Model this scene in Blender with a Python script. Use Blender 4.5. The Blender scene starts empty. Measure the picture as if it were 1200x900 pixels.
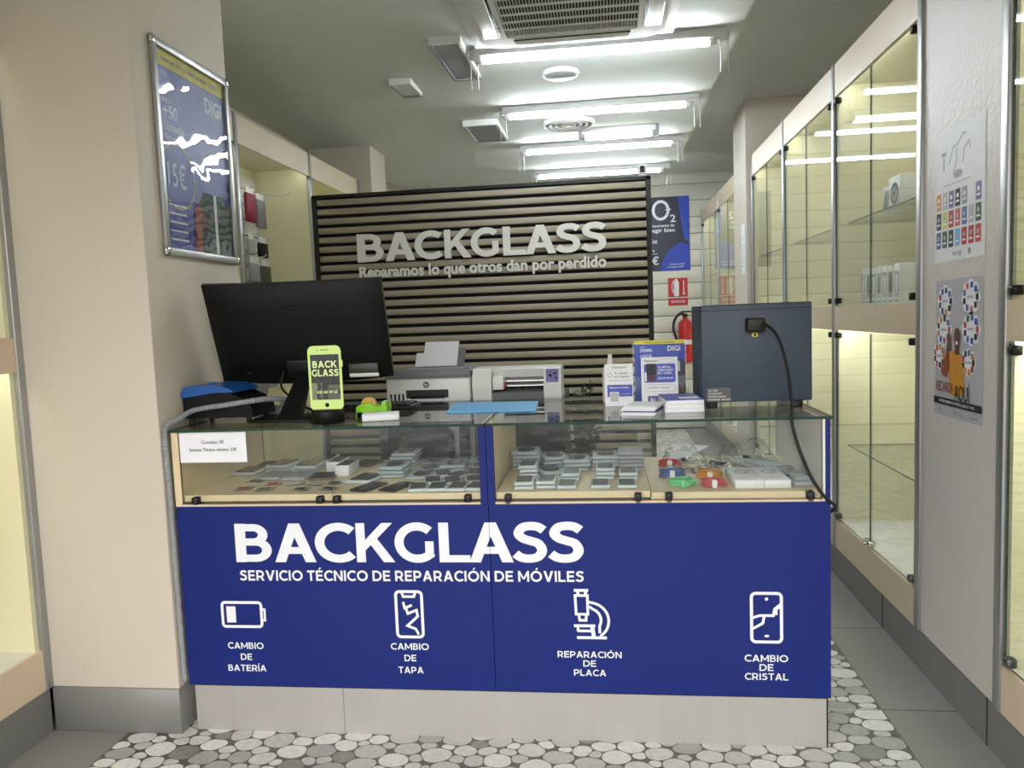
import bpy, bmesh, math, random
from mathutils import Vector, Matrix
random.seed(7)
PI = math.pi
C = bpy.context.scene.collection
sc = bpy.context.scene

# ------------------------------------------------------------------ camera
cam = bpy.data.objects.new('camera', bpy.data.cameras.new('camera'))
C.objects.link(cam)
cam.data.sensor_width = 36
cam.data.lens = 26.99
cam.data.clip_start = .05
_r = Vector((0.99203548, 0.12004645, -0.03813725)); _u = Vector((0.02752771, 0.08882824, 0.99566649)); _f = Vector((-0.12291389, 0.98878632, -0.08481616))
M4 = Matrix((_r, _u, -_f)).transposed().to_4x4()
M4.translation = Vector((1.3737, -2.2567, 1.3006))
cam.matrix_world = M4
sc.camera = cam

# ------------------------------------------------------------------ light from the street, exposure
w = bpy.data.worlds.new('street_daylight'); sc.world = w; w.use_nodes = True
bg = w.node_tree.nodes['Background']
bg.inputs[0].default_value = (1.0, .985, .965, 1)
# an open sky above, houses across the street near the horizon
_wn = w.node_tree.nodes; _wl = w.node_tree.links
_tc = _wn.new('ShaderNodeTexCoord'); _sx = _wn.new('ShaderNodeSeparateXYZ'); _mr = _wn.new('ShaderNodeMapRange'); _mr.interpolation_type = 'SMOOTHSTEP'
_mr.inputs['From Min'].default_value = .05; _mr.inputs['From Max'].default_value = .34
_mr.inputs['To Min'].default_value = 1.3; _mr.inputs['To Max'].default_value = 6.3
_wl.new(_tc.outputs['Generated'], _sx.inputs[0]); _wl.new(_sx.outputs['Z'], _mr.inputs[0]); _wl.new(_mr.outputs[0], bg.inputs[1])
TUBE = 98.0
sc.view_settings.view_transform = 'Standard'
sc.view_settings.look = 'None'
sc.view_settings.gamma = 1
sc.view_settings.use_curve_mapping = False
sc.view_settings.exposure = 0.0
sc.cycles.transparent_max_bounces = 32
sc.cycles.max_bounces = 10
sc.cycles.sample_clamp_indirect = 6
pl = bpy.data.lights.new('street_opening', 'AREA'); pl.shape = 'RECTANGLE'; pl.size = 3.9; pl.size_y = 2.7
pl.cycles.is_portal = True
po = bpy.data.objects.new('street_opening', pl); C.objects.link(po)
po.location = (1.0, -2.98, 1.36); po.rotation_euler = (PI/2, 0, PI)

# ------------------------------------------------------------------ materials
def lin(h):
    h = h.lstrip('#'); o = []
    for i in (0, 2, 4):
        c = int(h[i:i+2], 16)/255
        o.append(c/12.92 if c <= .04045 else ((c+.055)/1.055)**2.4)
    return (*o, 1)
def mat(name, col, rough=.5, metal=0, spec=.5, bump=0, bscale=60, var=0, vscale=8, emit=0, alpha=None, coat=0, stretch=None):
    m = bpy.data.materials.new(name); m.use_nodes = True
    n = m.node_tree.nodes; L = m.node_tree.links; p = n['Principled BSDF']
    c = lin(col) if isinstance(col, str) else (*col, 1)
    p.inputs['Base Color'].default_value = c
    p.inputs['Roughness'].default_value = rough; p.inputs['Metallic'].default_value = metal
    p.inputs['Specular IOR Level'].default_value = spec
    if coat: p.inputs['Coat Weight'].default_value = coat
    tc = n.new('ShaderNodeTexCoord')
    src = tc.outputs['Object']
    if stretch:
        mp = n.new('ShaderNodeMapping'); mp.inputs['Scale'].default_value = stretch
        L.new(src, mp.inputs[0]); src = mp.outputs[0]
    nz = n.new('ShaderNodeTexNoise'); nz.inputs['Scale'].default_value = vscale; nz.inputs['Detail'].default_value = 3
    L.new(src, nz.inputs['Vector'])
    mr = n.new('ShaderNodeMapRange')
    mr.inputs['To Min'].default_value = 1-max(var, .015); mr.inputs['To Max'].default_value = 1+max(var, .015)
    L.new(nz.outputs['Fac'], mr.inputs['Value'])
    mx = n.new('ShaderNodeMix'); mx.data_type = 'RGBA'; mx.blend_type = 'MULTIPLY'; mx.inputs[0].default_value = 1
    mx.inputs[6].default_value = c
    L.new(mr.outputs[0], mx.inputs[7]); L.new(mx.outputs[2], p.inputs['Base Color'])
    if bump:
        n2 = n.new('ShaderNodeTexNoise'); n2.inputs['Scale'].default_value = bscale; n2.inputs['Detail'].default_value = 2
        L.new(src, n2.inputs['Vector'])
        b = n.new('ShaderNodeBump'); b.inputs['Strength'].default_value = bump; b.inputs['Distance'].default_value = .01
        L.new(n2.outputs['Fac'], b.inputs['Height']); L.new(b.outputs[0], p.inputs['Normal'])
    if emit:
        p.inputs['Emission Color'].default_value = c; p.inputs['Emission Strength'].default_value = emit
    if alpha is not None: p.inputs['Alpha'].default_value = alpha
    return m
def glass(name, tint=(.96, .985, .97), ior=1.5, rough=0.0, wav=0, wscale=6):
    m = bpy.data.materials.new(name); m.use_nodes = True
    n = m.node_tree.nodes; L = m.node_tree.links
    n.remove(n['Principled BSDF']); out = n['Material Output']
    t = n.new('ShaderNodeBsdfTransparent'); t.inputs[0].default_value = (*tint, 1)
    g = n.new('ShaderNodeBsdfGlossy'); g.inputs['Roughness'].default_value = rough
    f = n.new('ShaderNodeFresnel'); f.inputs[0].default_value = ior
    mx = n.new('ShaderNodeMixShader')
    geo = n.new('ShaderNodeNewGeometry')
    if wav:
        tc = n.new('ShaderNodeTexCoord'); nz = n.new('ShaderNodeTexNoise'); nz.inputs['Scale'].default_value = wscale; nz.inputs['Detail'].default_value = 2
        L.new(tc.outputs['Object'], nz.inputs['Vector'])
        b = n.new('ShaderNodeBump'); b.inputs['Strength'].default_value = wav; b.inputs['Distance'].default_value = .02
        L.new(nz.outputs['Fac'], b.inputs['Height']); L.new(b.outputs[0], g.inputs['Normal'])
    ri = n.new('ShaderNodeMapRange'); ri.inputs['To Min'].default_value = ior; ri.inputs['To Max'].default_value = 1/ior
    L.new(geo.outputs['Backfacing'], ri.inputs[0]); L.new(ri.outputs[0], f.inputs[0])   # a pane reflects alike from either side
    L.new(f.outputs[0], mx.inputs[0]); L.new(t.outputs[0], mx.inputs[1]); L.new(g.outputs[0], mx.inputs[2])
    L.new(mx.outputs[0], out.inputs[0])
    return m
def emitter(name, col, s):
    m = bpy.data.materials.new(name); m.use_nodes = True
    n = m.node_tree.nodes; L = m.node_tree.links
    n.remove(n['Principled BSDF']); e = n.new('ShaderNodeEmission')
    e.inputs[0].default_value = (*col, 1); e.inputs[1].default_value = s
    L.new(e.outputs[0], n['Material Output'].inputs[0]); return m

M = dict(
    wall=mat('wall_paint', '#c9c0b2', .55, bump=.03, bscale=90, var=.03, vscale=2),
    wallback=mat('slat_panel_white', '#dfdbcf', .5),
    ceil=mat('ceiling_paint', '#d6d9d4', .8, var=.02, vscale=2),
    pier=mat('textured_white_panel', '#cfc9c3', .45, bump=.25, bscale=55, var=.02),
    cream=mat('cream_laminate', '#dcc9a4', .42, var=.02),
    fascia=mat('beige_laminate', '#d3c0a6', .40, var=.02),
    inner=mat('cabinet_lining', '#dfdab8', .5, var=.02),
    alu=mat('aluminium_profile', '#a9aaab', .38, .75, var=.03),
    dark_alu=mat('dark_aluminium', '#5c5b5a', .42, .6),
    skirt=mat('grey_skirting', '#807f7d', .45, .2, var=.05, vscale=4),
    steel=mat('brushed_steel', '#b3b0ac', .40, .40, var=.06, vscale=3, stretch=(6, 6, .6)),
    tile=mat('grey_floor_tile', '#84827f', .38, var=.05, vscale=3),
    pavement=mat('asphalt', '#4b4a48', .85, var=.1, vscale=12),
    grout=mat('grout', '#45433f', .8),
    blue=mat('blue_vinyl', '#13246e', .42, spec=.25, var=.03, vscale=3),
    white_print=mat('white_vinyl', '#e6e8f0', .45),
    white=mat('white_plastic', '#dedddb', .38),
    white_metal=mat('white_enamel', '#d8d9d8', .35),
    gloss_white=mat('white_card', '#e4e6ea', .5),
    paper=mat('paper', '#e9ebf2', .7),
    grey_pl=mat('grey_plastic', '#75777a', .5),
    mid_grey=mat('mid_grey', '#8d9094', .5),
    dark=mat('dark_plastic', '#090a0b', .48, spec=.25),
    black=mat('black_matt', '#0b0b0c', .5),
    rubber=mat('black_rubber', '#101011', .6),
    slat=mat('grey_wood_slat', '#a99f8e', .55, var=.12, vscale=6, stretch=(.35, 3, 9)),
    slat_bg=mat('black_felt', '#08080a', .8),
    letter=mat('raised_letter', '#ebe9e4', .45),
    device=mat('blue_grey_steel', '#323e50', .45, .05, bump=.06, bscale=300, var=.03),
    green=mat('lime_plastic', '#86c81e', .35),
    tape=mat('adhesive_tape', '#c7a44e', .25),
    skyblue=mat('light_blue_sheet', '#5fb0e6', .5),
    lidblue=mat('blue_plastic', '#15539b', .35),
    yellow=mat('yellow_print', '#d9d03a', .5),
    posterblue=mat('poster_blue', '#24379a', .4, var=.15, vscale=5),
    posternavy=mat('poster_navy', '#171b35', .4),
    royal=mat('royal_blue_print', '#233fae', .4),
    lilac=mat('lilac_label', '#514f8e', .4),
    red=mat('red_paint', '#b01622', .35),
    signred=mat('red_sign', '#b3202a', .45),
    leaf=mat('leaf_green', '#24471c', .5, var=.3, vscale=20),
    pot=mat('planter_grey', '#4a4744', .6),
    skin=mat('brown_print', '#5b3324', .6),
    orange=mat('orange_print', '#c98a1f', .6),
    rust=mat('rust_print', '#8b3c1c', .6),
    posgrey=mat('poster_grey', '#b2b1b8', .5),
    jacket=mat('green_print', '#1f4a3c', .6),
    jacket2=mat('dark_green_print', '#123027', .6),
    chrome=mat('chrome', '#c9c9c9', .18, 1),
    screen=mat('phone_screen', '#101216', .12),
    tray=mat('clear_tray', '#c3d0d4', .15, alpha=.7),
    frost=mat('frosted_tray', '#c2cdd0', .3),
    cartoned=mat('grey_card', '#9da2a3', .6),
    brown=mat('brown_card', '#6a5a44', .6),
    maroon=mat('maroon_fabric', '#7c1a33', .6), redp=mat('red_cable', '#b32035', .4), bluep=mat('blue_cable', '#4a5f9c', .4), greenp=mat('mint_cable', '#6fc98c', .4),
    orangep=mat('orange_cable', '#d08a22', .4), pinkp=mat('pink_cable', '#c44a58', .4),
    stone_gap=mat('stone_gap_print', '#54524e', .35, var=.3, vscale=30), stone_a=mat('pale_stone_print', '#d9d9d5', .3, var=.22, vscale=55), stone_b=mat('light_stone_print', '#cbcbc6', .3, var=.25, vscale=48), stone_c=mat('grey_stone_print', '#bcbcb7', .3, var=.25, vscale=60),
    stone_d=mat('mid_stone_print', '#a3a39f', .3, var=.28, vscale=50), stone_e=mat('dark_stone_print', '#84847f', .3, var=.3, vscale=55), stone_f=mat('tan_stone_print', '#b08c70', .3, var=.25, vscale=50),
    bag=glass('clear_bag', (.90, .91, .91), 1.45, .12, .9, 30),
    pane=glass('clear_pane', (.98, .992, .985)),
    acrylic=glass('clear_acrylic', (.95, .97, .96)),
    cover=glass('poster_cover', (.97, .97, .98), 1.6, .01, .22, 5),
    edge=mat('green_glass_edge', '#173a2e', .12),
    tube=emitter('lit_tube', (.88, .96, 1.0), TUBE),
    led=emitter('bright_led_strip', (.97, 1.0, .95), 42.0), led_low=emitter('lower_led_strip', (.97, 1.0, .95), 80.0), led_mid=emitter('led_strip', (1.0, .97, .88), 18.0), led_dim=emitter('weak_led_strip', (.97, 1.0, .93), 9.0),
    led_bar=emitter('led_bar', (.95, .99, 1.0), 14.0),
    glow=emitter('edge_lit_acrylic', (.66, .84, .28), 1.0),
    glow_text=emitter('edge_lit_letters', (.78, .90, .42), 1.0),
    wood=mat('light_box_card', '#a3765a', .6),
)
def pebble_mat():
    m = bpy.data.materials.new('pebble_vinyl'); m.use_nodes = True
    n = m.node_tree.nodes; L = m.node_tree.links; p = n['Principled BSDF']
    tc = n.new('ShaderNodeTexCoord')
    mp = n.new('ShaderNodeMapping'); mp.inputs['Scale'].default_value = (1, 1.4, 1); L.new(tc.outputs['Object'], mp.inputs[0])
    nz = n.new('ShaderNodeTexNoise'); nz.inputs['Scale'].default_value = 9; L.new(mp.outputs[0], nz.inputs['Vector'])
    ad = n.new('ShaderNodeMix'); ad.data_type = 'RGBA'; ad.blend_type = 'ADD'; ad.inputs[0].default_value = .045
    L.new(mp.outputs[0], ad.inputs[6]); L.new(nz.outputs['Color'], ad.inputs[7])
    def vor(feat, rnd):
        v = n.new('ShaderNodeTexVoronoi'); v.voronoi_dimensions = '2D'; v.feature = feat; v.inputs['Scale'].default_value = 19; v.inputs['Randomness'].default_value = rnd
        L.new(ad.outputs[2], v.inputs['Vector']); return v
    def stones(sc_, e0, e1, c0, c1):
        v1 = vor('DISTANCE_TO_EDGE', .8); v2 = vor('F1', .8); v1.inputs['Scale'].default_value = sc_; v2.inputs['Scale'].default_value = sc_
        s1 = n.new('ShaderNodeMapRange'); s1.inputs['From Min'].default_value = e0; s1.inputs['From Max'].default_value = e1; s1.interpolation_type = 'SMOOTHSTEP'
        L.new(v1.outputs['Distance'], s1.inputs[0])
        s2 = n.new('ShaderNodeMapRange'); s2.inputs['From Min'].default_value = c0; s2.inputs['From Max'].default_value = c1; s2.interpolation_type = 'SMOOTHSTEP'
        L.new(v2.outputs['Distance'], s2.inputs[0])
        mu = n.new('ShaderNodeMath'); mu.operation = 'MULTIPLY'; L.new(s1.outputs[0], mu.inputs[0]); L.new(s2.outputs[0], mu.inputs[1])
        return mu, v2
    mu, v2 = stones(16, .006, .055, .66, .50)
    mus, vs_ = stones(41, .02, .12, .62, .42)
    sp = n.new('ShaderNodeSeparateColor'); L.new(v2.outputs['Color'], sp.inputs[0])
    cr = n.new('ShaderNodeValToRGB'); e = cr.color_ramp
    e.elements[0].position = 0; e.elements[0].color = lin('#9b9a97'); e.elements[1].position = 1; e.elements[1].color = lin('#e2e2de')
    for pos, c in ((.2, '#bdbdb9'), (.45, '#d2d2ce'), (.75, '#dededb'), (.93, '#dadad6'), (.965, '#a88a6c')):
        k = e.elements.new(pos); k.color = lin(c)
    L.new(sp.outputs[0], cr.inputs[0])
    n3 = n.new('ShaderNodeTexNoise'); n3.inputs['Scale'].default_value = 60; n3.inputs['Detail'].default_value = 4; L.new(mp.outputs[0], n3.inputs['Vector'])
    mr = n.new('ShaderNodeMapRange'); mr.inputs['To Min'].default_value = .74; mr.inputs['To Max'].default_value = 1.22; L.new(n3.outputs['Fac'], mr.inputs[0])
    st = n.new('ShaderNodeMix'); st.data_type = 'RGBA'; st.blend_type = 'MULTIPLY'; st.inputs[0].default_value = 1
    L.new(cr.outputs[0], st.inputs[6]); L.new(mr.outputs[0], st.inputs[7])
    sm = n.new('ShaderNodeMix'); sm.data_type = 'RGBA'; sm.inputs[6].default_value = lin('#4a4843'); sm.inputs[7].default_value = lin('#aaa9a4')
    L.new(mus.outputs[0], sm.inputs[0])
    fin = n.new('ShaderNodeMix'); fin.data_type = 'RGBA'
    L.new(mu.outputs[0], fin.inputs[0]); L.new(sm.outputs[2], fin.inputs[6]); L.new(st.outputs[2], fin.inputs[7]); L.new(fin.outputs[2], p.inputs['Base Color'])
    p.inputs['Roughness'].default_value = .28
    b = n.new('ShaderNodeBump'); b.inputs['Strength'].default_value = .25; b.inputs['Distance'].default_value = .004
    L.new(mu.outputs[0], b.inputs['Height']); L.new(b.outputs[0], p.inputs['Normal'])
    return m
M['pebble'] = pebble_mat()

# ------------------------------------------------------------------ mesh building
class MB:
    def __init__(s, off=(0, 0, 0)):
        s.v = []; s.f = []; s.m = []; s.sm = []; s.mats = []
        if hasattr(off, 'location'): off = off.location
        s.off = Vector(off)
    def mi(s, m):
        if isinstance(m, str): m = M[m]
        if m not in s.mats: s.mats.append(m)
        return s.mats.index(m)
    def add(s, vs, fs, m, smooth=False):
        b = len(s.v); s.v += [Vector(p) for p in vs]
        k = s.mi(m)
        for f in fs:
            s.f.append([b+i for i in f]); s.m.append(k); s.sm.append(smooth)
    def box(s, x0, x1, y0, y1, z0, z1, m, edge=None, faces='xyz'):
        vs = [(x0,y0,z0),(x1,y0,z0),(x1,y1,z0),(x0,y1,z0),(x0,y0,z1),(x1,y0,z1),(x1,y1,z1),(x0,y1,z1)]
        F = dict(z=[(3,2,1,0),(4,5,6,7)], y=[(0,1,5,4),(2,3,7,6)], x=[(1,2,6,5),(3,0,4,7)])
        if edge is None: s.add(vs, F['x']+F['y']+F['z'], m)
        else:   # a pane: the two large faces m, the rim edge
            d = {'x': x1-x0, 'y': y1-y0, 'z': z1-z0}; a = min(d, key=d.get)
            s.add(vs, F[a], m); s.add(vs, sum((F[k] for k in 'xyz' if k != a), []), edge)
        return s
    def rbox(s, x0, x1, y0, y1, z0, z1, m, r=.005, seg=2, mtx=None):
        bm = bmesh.new(); bmesh.ops.create_cube(bm, size=1)
        for v in bm.verts: v.co = Vector((x0+(v.co.x+.5)*(x1-x0), y0+(v.co.y+.5)*(y1-y0), z0+(v.co.z+.5)*(z1-z0)))
        bmesh.ops.bevel(bm, geom=list(bm.edges), offset=r, segments=seg, affect='EDGES', profile=.5)
        s.bm(bm, m, mtx, True); return s
    def bm(s, bm, m, mtx=None, smooth=False):
        bm.verts.index_update()
        s.add([(mtx @ v.co if mtx else v.co.copy()) for v in bm.verts], [[v.index for v in f.verts] for f in bm.faces], m, smooth); bm.free()
    def cyl(s, p0, p1, r, m, n=20, r1=None, caps=True):
        p0 = Vector(p0); p1 = Vector(p1); r1 = r if r1 is None else r1
        d = (p1-p0).normalized(); a = d.orthogonal().normalized(); b = d.cross(a)
        vs = []
        for p, q in ((p0, r), (p1, r1)):
            for i in range(n):
                t = 2*PI*i/n; vs.append(p+(a*math.cos(t)+b*math.sin(t))*q)
        s.add(vs, [(i, (i+1) % n, n+(i+1) % n, n+i) for i in range(n)], m, True)
        if caps: s.add(vs, [list(range(n))[::-1], list(range(n, 2*n))], m)
        return s
    def lathe(s, prof, m, c=(0, 0, 0), n=32, smooth=True):
        c = Vector(c); vs = []
        for r, z in prof:
            for i in range(n):
                t = 2*PI*i/n; vs.append(c+Vector((r*math.cos(t), r*math.sin(t), z)))
        fs = []
        for k in range(len(prof)-1):
            for i in range(n): fs.append((k*n+i, k*n+(i+1) % n, (k+1)*n+(i+1) % n, (k+1)*n+i))
        s.add(vs, fs, m, smooth); return s
    def tube(s, pts, r, m, n=8, smooth_pts=True, sub=6, rib=None):
        P = catmull(pts, sub) if smooth_pts and len(pts) > 2 else [Vector(p) for p in pts]
        vs = []; a = None
        for i, p in enumerate(P):
            d = (P[min(i+1, len(P)-1)]-P[max(i-1, 0)]).normalized()
            a = d.orthogonal().normalized() if a is None else (a-d*a.dot(d)).normalized()
            b = d.cross(a); q = r if rib is None else r*(1+(rib if i % 2 else -rib))
            for k in range(n):
                t = 2*PI*k/n; vs.append(p+(a*math.cos(t)+b*math.sin(t))*q)
        fs = [(i*n+k, i*n+(k+1) % n, (i+1)*n+(k+1) % n, (i+1)*n+k) for i in range(len(P)-1) for k in range(n)]
        s.add(vs, fs, m, rib is None); s.add(vs, [list(range(n))[::-1], list(range(len(vs)-n, len(vs)))], m); return s
    def prism(s, pts, d, m, smooth=False):
        """pts: 3D polygon; d: extrusion vector"""
        d = Vector(d); k = len(pts); vs = [Vector(p) for p in pts]+[Vector(p)+d for p in pts]
        s.add(vs, [list(range(k))[::-1], list(range(k, 2*k))], m)
        s.add(vs, [(i, (i+1) % k, k+(i+1) % k, k+i) for i in range(k)], m, smooth); return s
    def build(s, name, parent=None, kind=None):
        me = bpy.data.meshes.new(name)
        off = s.off
        me.from_pydata([v-off for v in s.v], [], s.f)
        for m in s.mats: me.materials.append(m)
        me.polygons.foreach_set('material_index', s.m); me.polygons.foreach_set('use_smooth', s.sm)
        me.update()
        bm = bmesh.new(); bm.from_mesh(me); bmesh.ops.recalc_face_normals(bm, faces=list(bm.faces)) if kind != 'keep' else None
        bm.to_mesh(me); bm.free()
        o = bpy.data.objects.new(name, me); C.objects.link(o)
        if parent is not None: o.parent = parent
        elif kind != 'top': o.location = off
        return o
def catmull(pts, sub=6):
    P = [Vector(p) for p in pts]; out = []
    for i in range(len(P)-1):
        p0 = P[max(i-1, 0)]; p1 = P[i]; p2 = P[i+1]; p3 = P[min(i+2, len(P)-1)]
        for k in range(sub):
            t = k/sub
            out.append(.5*((2*p1)+(p2-p0)*t+(2*p0-5*p1+4*p2-p3)*t*t+(3*p1-p0-3*p2+p3)*t**3))
    out.append(P[-1]); return out
def tag(o, label, cat, group=None, kind=None):
    o['label'] = label; o['category'] = cat
    if group: o['group'] = group
    if kind: o['kind'] = kind
    return o
def thing(name, label, cat, loc=(0, 0, 0), group=None, rot=None):
    o = bpy.data.objects.new(name, None); o.empty_display_size = .05; C.objects.link(o); o.location = loc
    if rot: o.rotation_euler = rot
    return tag(o, label, cat, group)
def dup(root, loc, rz=0, label=None, scale=None):
    r = root.copy(); C.objects.link(r); r.location = loc; r.rotation_euler = (0, 0, rz)
    if label: r['label'] = label
    if scale: r.scale = scale
    for ch in list(root.children):
        c = ch.copy(); C.objects.link(c); c.parent = r
        for g in list(ch.children):
            d = g.copy(); C.objects.link(d); d.parent = c
    return r
def struct(name, mb):
    o = mb.build(name); o['kind'] = 'structure'; return o

class Plane:
    """a flat face in space to print on"""
    def __init__(s, o, x, y, d=.0007):
        s.o = Vector(o); s.x = Vector(x).normalized(); s.y = Vector(y).normalized(); s.n = s.x.cross(s.y); s.d = d
    def p(s, a, b, lay=1): return s.o+s.x*a+s.y*b+s.n*(lay*s.d)
    def poly(s, mb, pts, m, lay=1, thick=0):
        if thick: mb.prism([s.p(a, b, 0)+s.n*.0002 for a, b in pts], s.n*thick, m)
        else: mb.add([s.p(a, b, lay) for a, b in pts], [list(range(len(pts)))], m)
    def rect(s, mb, a0, a1, b0, b1, m, lay=1, r=0, thick=0):
        s.poly(mb, rrect(a0, a1, b0, b1, r) if r else [(a0, b0), (a1, b0), (a1, b1), (a0, b1)], m, lay, thick)
    def disc(s, mb, a, b, r, m, lay=1, ry=None, n=24):
        ry = ry or r
        s.poly(mb, [(a+r*math.cos(2*PI*i/n), b+ry*math.sin(2*PI*i/n)) for i in range(n)], m, lay)
    def stroke(s, mb, pts, t, m, lay=1, closed=False, thick=0):
        for q in ribbon(pts, t, closed): s.poly(mb, q, m, lay, thick)
    def text(s, mb, st, a, b, cap, m, width=None, align='l', bold=.0, lay=1, thick=0):
        V, F = text_geo(st, bold)
        xs = [v[0] for v in V]; x0, x1 = min(xs), max(xs)
        k = cap/CAP; kx = width/(x1-x0) if width else k
        W = (x1-x0)*kx; ox = a-{'l': 0, 'c': W/2, 'r': W}[align]
        vs = [s.p(ox+(x-x0)*kx, b+y*k, lay) for x, y in V]
        mb.add(vs, F, m)
        if thick:   # raised letters: front, and side walls along the outline
            top = [v+s.n*thick for v in vs]; mb.add(top, F, m)
            cnt = {}
            for f in F:
                for i in range(len(f)):
                    e = (f[i], f[(i+1) % len(f)]); cnt[frozenset(e)] = None if frozenset(e) in cnt else e
            for e in cnt.values():
                if e: mb.add([vs[e[0]], vs[e[1]], top[e[1]], top[e[0]]], [(0, 1, 2, 3)], m)
        return W
_tc = {}
def text_geo(st, bold):
    k = (st, bold)
    if k not in _tc:
        cu = bpy.data.curves.new('t', 'FONT'); cu.body = st; cu.size = 1; cu.offset = bold; cu.resolution_u = 3
        o = bpy.data.objects.new('t', cu); me = o.to_mesh()
        bm = bmesh.new(); bm.from_mesh(me); bmesh.ops.remove_doubles(bm, verts=list(bm.verts), dist=1e-5); bm.verts.index_update()
        _tc[k] = ([(v.co.x, v.co.y) for v in bm.verts], [[v.index for v in f.verts] for f in bm.faces])
        bm.free(); o.to_mesh_clear(); bpy.data.objects.remove(o); bpy.data.curves.remove(cu)
    return _tc[k]
CAP = max(y for x, y in text_geo('H', 0)[0])
def rrect(a0, a1, b0, b1, r, n=6):
    out = []
    for cx, cy, t0 in ((a1-r, b0+r, -PI/2), (a1-r, b1-r, 0), (a0+r, b1-r, PI/2), (a0+r, b0+r, PI)):
        for i in range(n+1):
            t = t0+PI/2*i/n; out.append((cx+r*math.cos(t), cy+r*math.sin(t)))
    return out
def ribbon(pts, t, closed=False):
    P = []
    for p in pts:
        q = Vector((p[0], p[1], 0))
        if not P or (q-P[-1]).length > 1e-6: P.append(q)
    n = len(P); L = []; Rr = []
    for i in range(n):
        a = P[i-1] if (i > 0 or closed) else None; b = P[(i+1) % n] if (i < n-1 or closed) else None
        d0 = (P[i]-a).normalized() if a is not None else None; d1 = (b-P[i]).normalized() if b is not None else None
        if d0 is None: d0 = d1
        if d1 is None: d1 = d0
        n0 = Vector((-d0.y, d0.x, 0)); n1 = Vector((-d1.y, d1.x, 0)); mm = n0+n1
        mm = n0 if mm.length < 1e-4 else mm.normalized(); c = max(mm.dot(n0), .45)
        L.append(P[i]+mm*(t/2/c)); Rr.append(P[i]-mm*(t/2/c))
    out = []
    for i in range(n if closed else n-1):
        j = (i+1) % n; out.append([(Rr[i].x, Rr[i].y), (Rr[j].x, Rr[j].y), (L[j].x, L[j].y), (L[i].x, L[i].y)])
    return out
def arc(cx, cy, r, a0, a1, n=18, ry=None):
    ry = ry or r
    return [(cx+r*math.cos(math.radians(a0+(a1-a0)*i/n)), cy+ry*math.sin(math.radians(a0+(a1-a0)*i/n))) for i in range(n+1)]
T = .205
ACC = {'Á': 'A', 'É': 'E', 'Í': 'I', 'Ó': 'O', 'Ú': 'U'}
def cap_text(pln, mb, st, a, b, cap, m, width, align='l', t=.155, lay=2):
    """a line of geometric capitals"""
    global T
    T0, T = T, t; x = 0; out = []
    for ch in st:
        if ch == ' ': x += .33; continue
        polys, wd = glyph(ACC.get(ch, ch))
        if ch in ACC: polys = polys+[[(wd/2-.06,1.08),(wd/2+.04,1.08),(wd/2+.20,1.27),(wd/2+.02,1.27)]]
        out += [[(x+p, q) for p, q in pg] for pg in polys]; x += wd+.13
    x -= .13; T = T0; kx = width/x; ox = a-{'l': 0, 'c': width/2, 'r': width}[align]
    for i, pg in enumerate(out): pln.poly(mb, [(ox+p*kx, b+q*cap) for p, q in pg], m, lay+.001*(i % 3))
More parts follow.
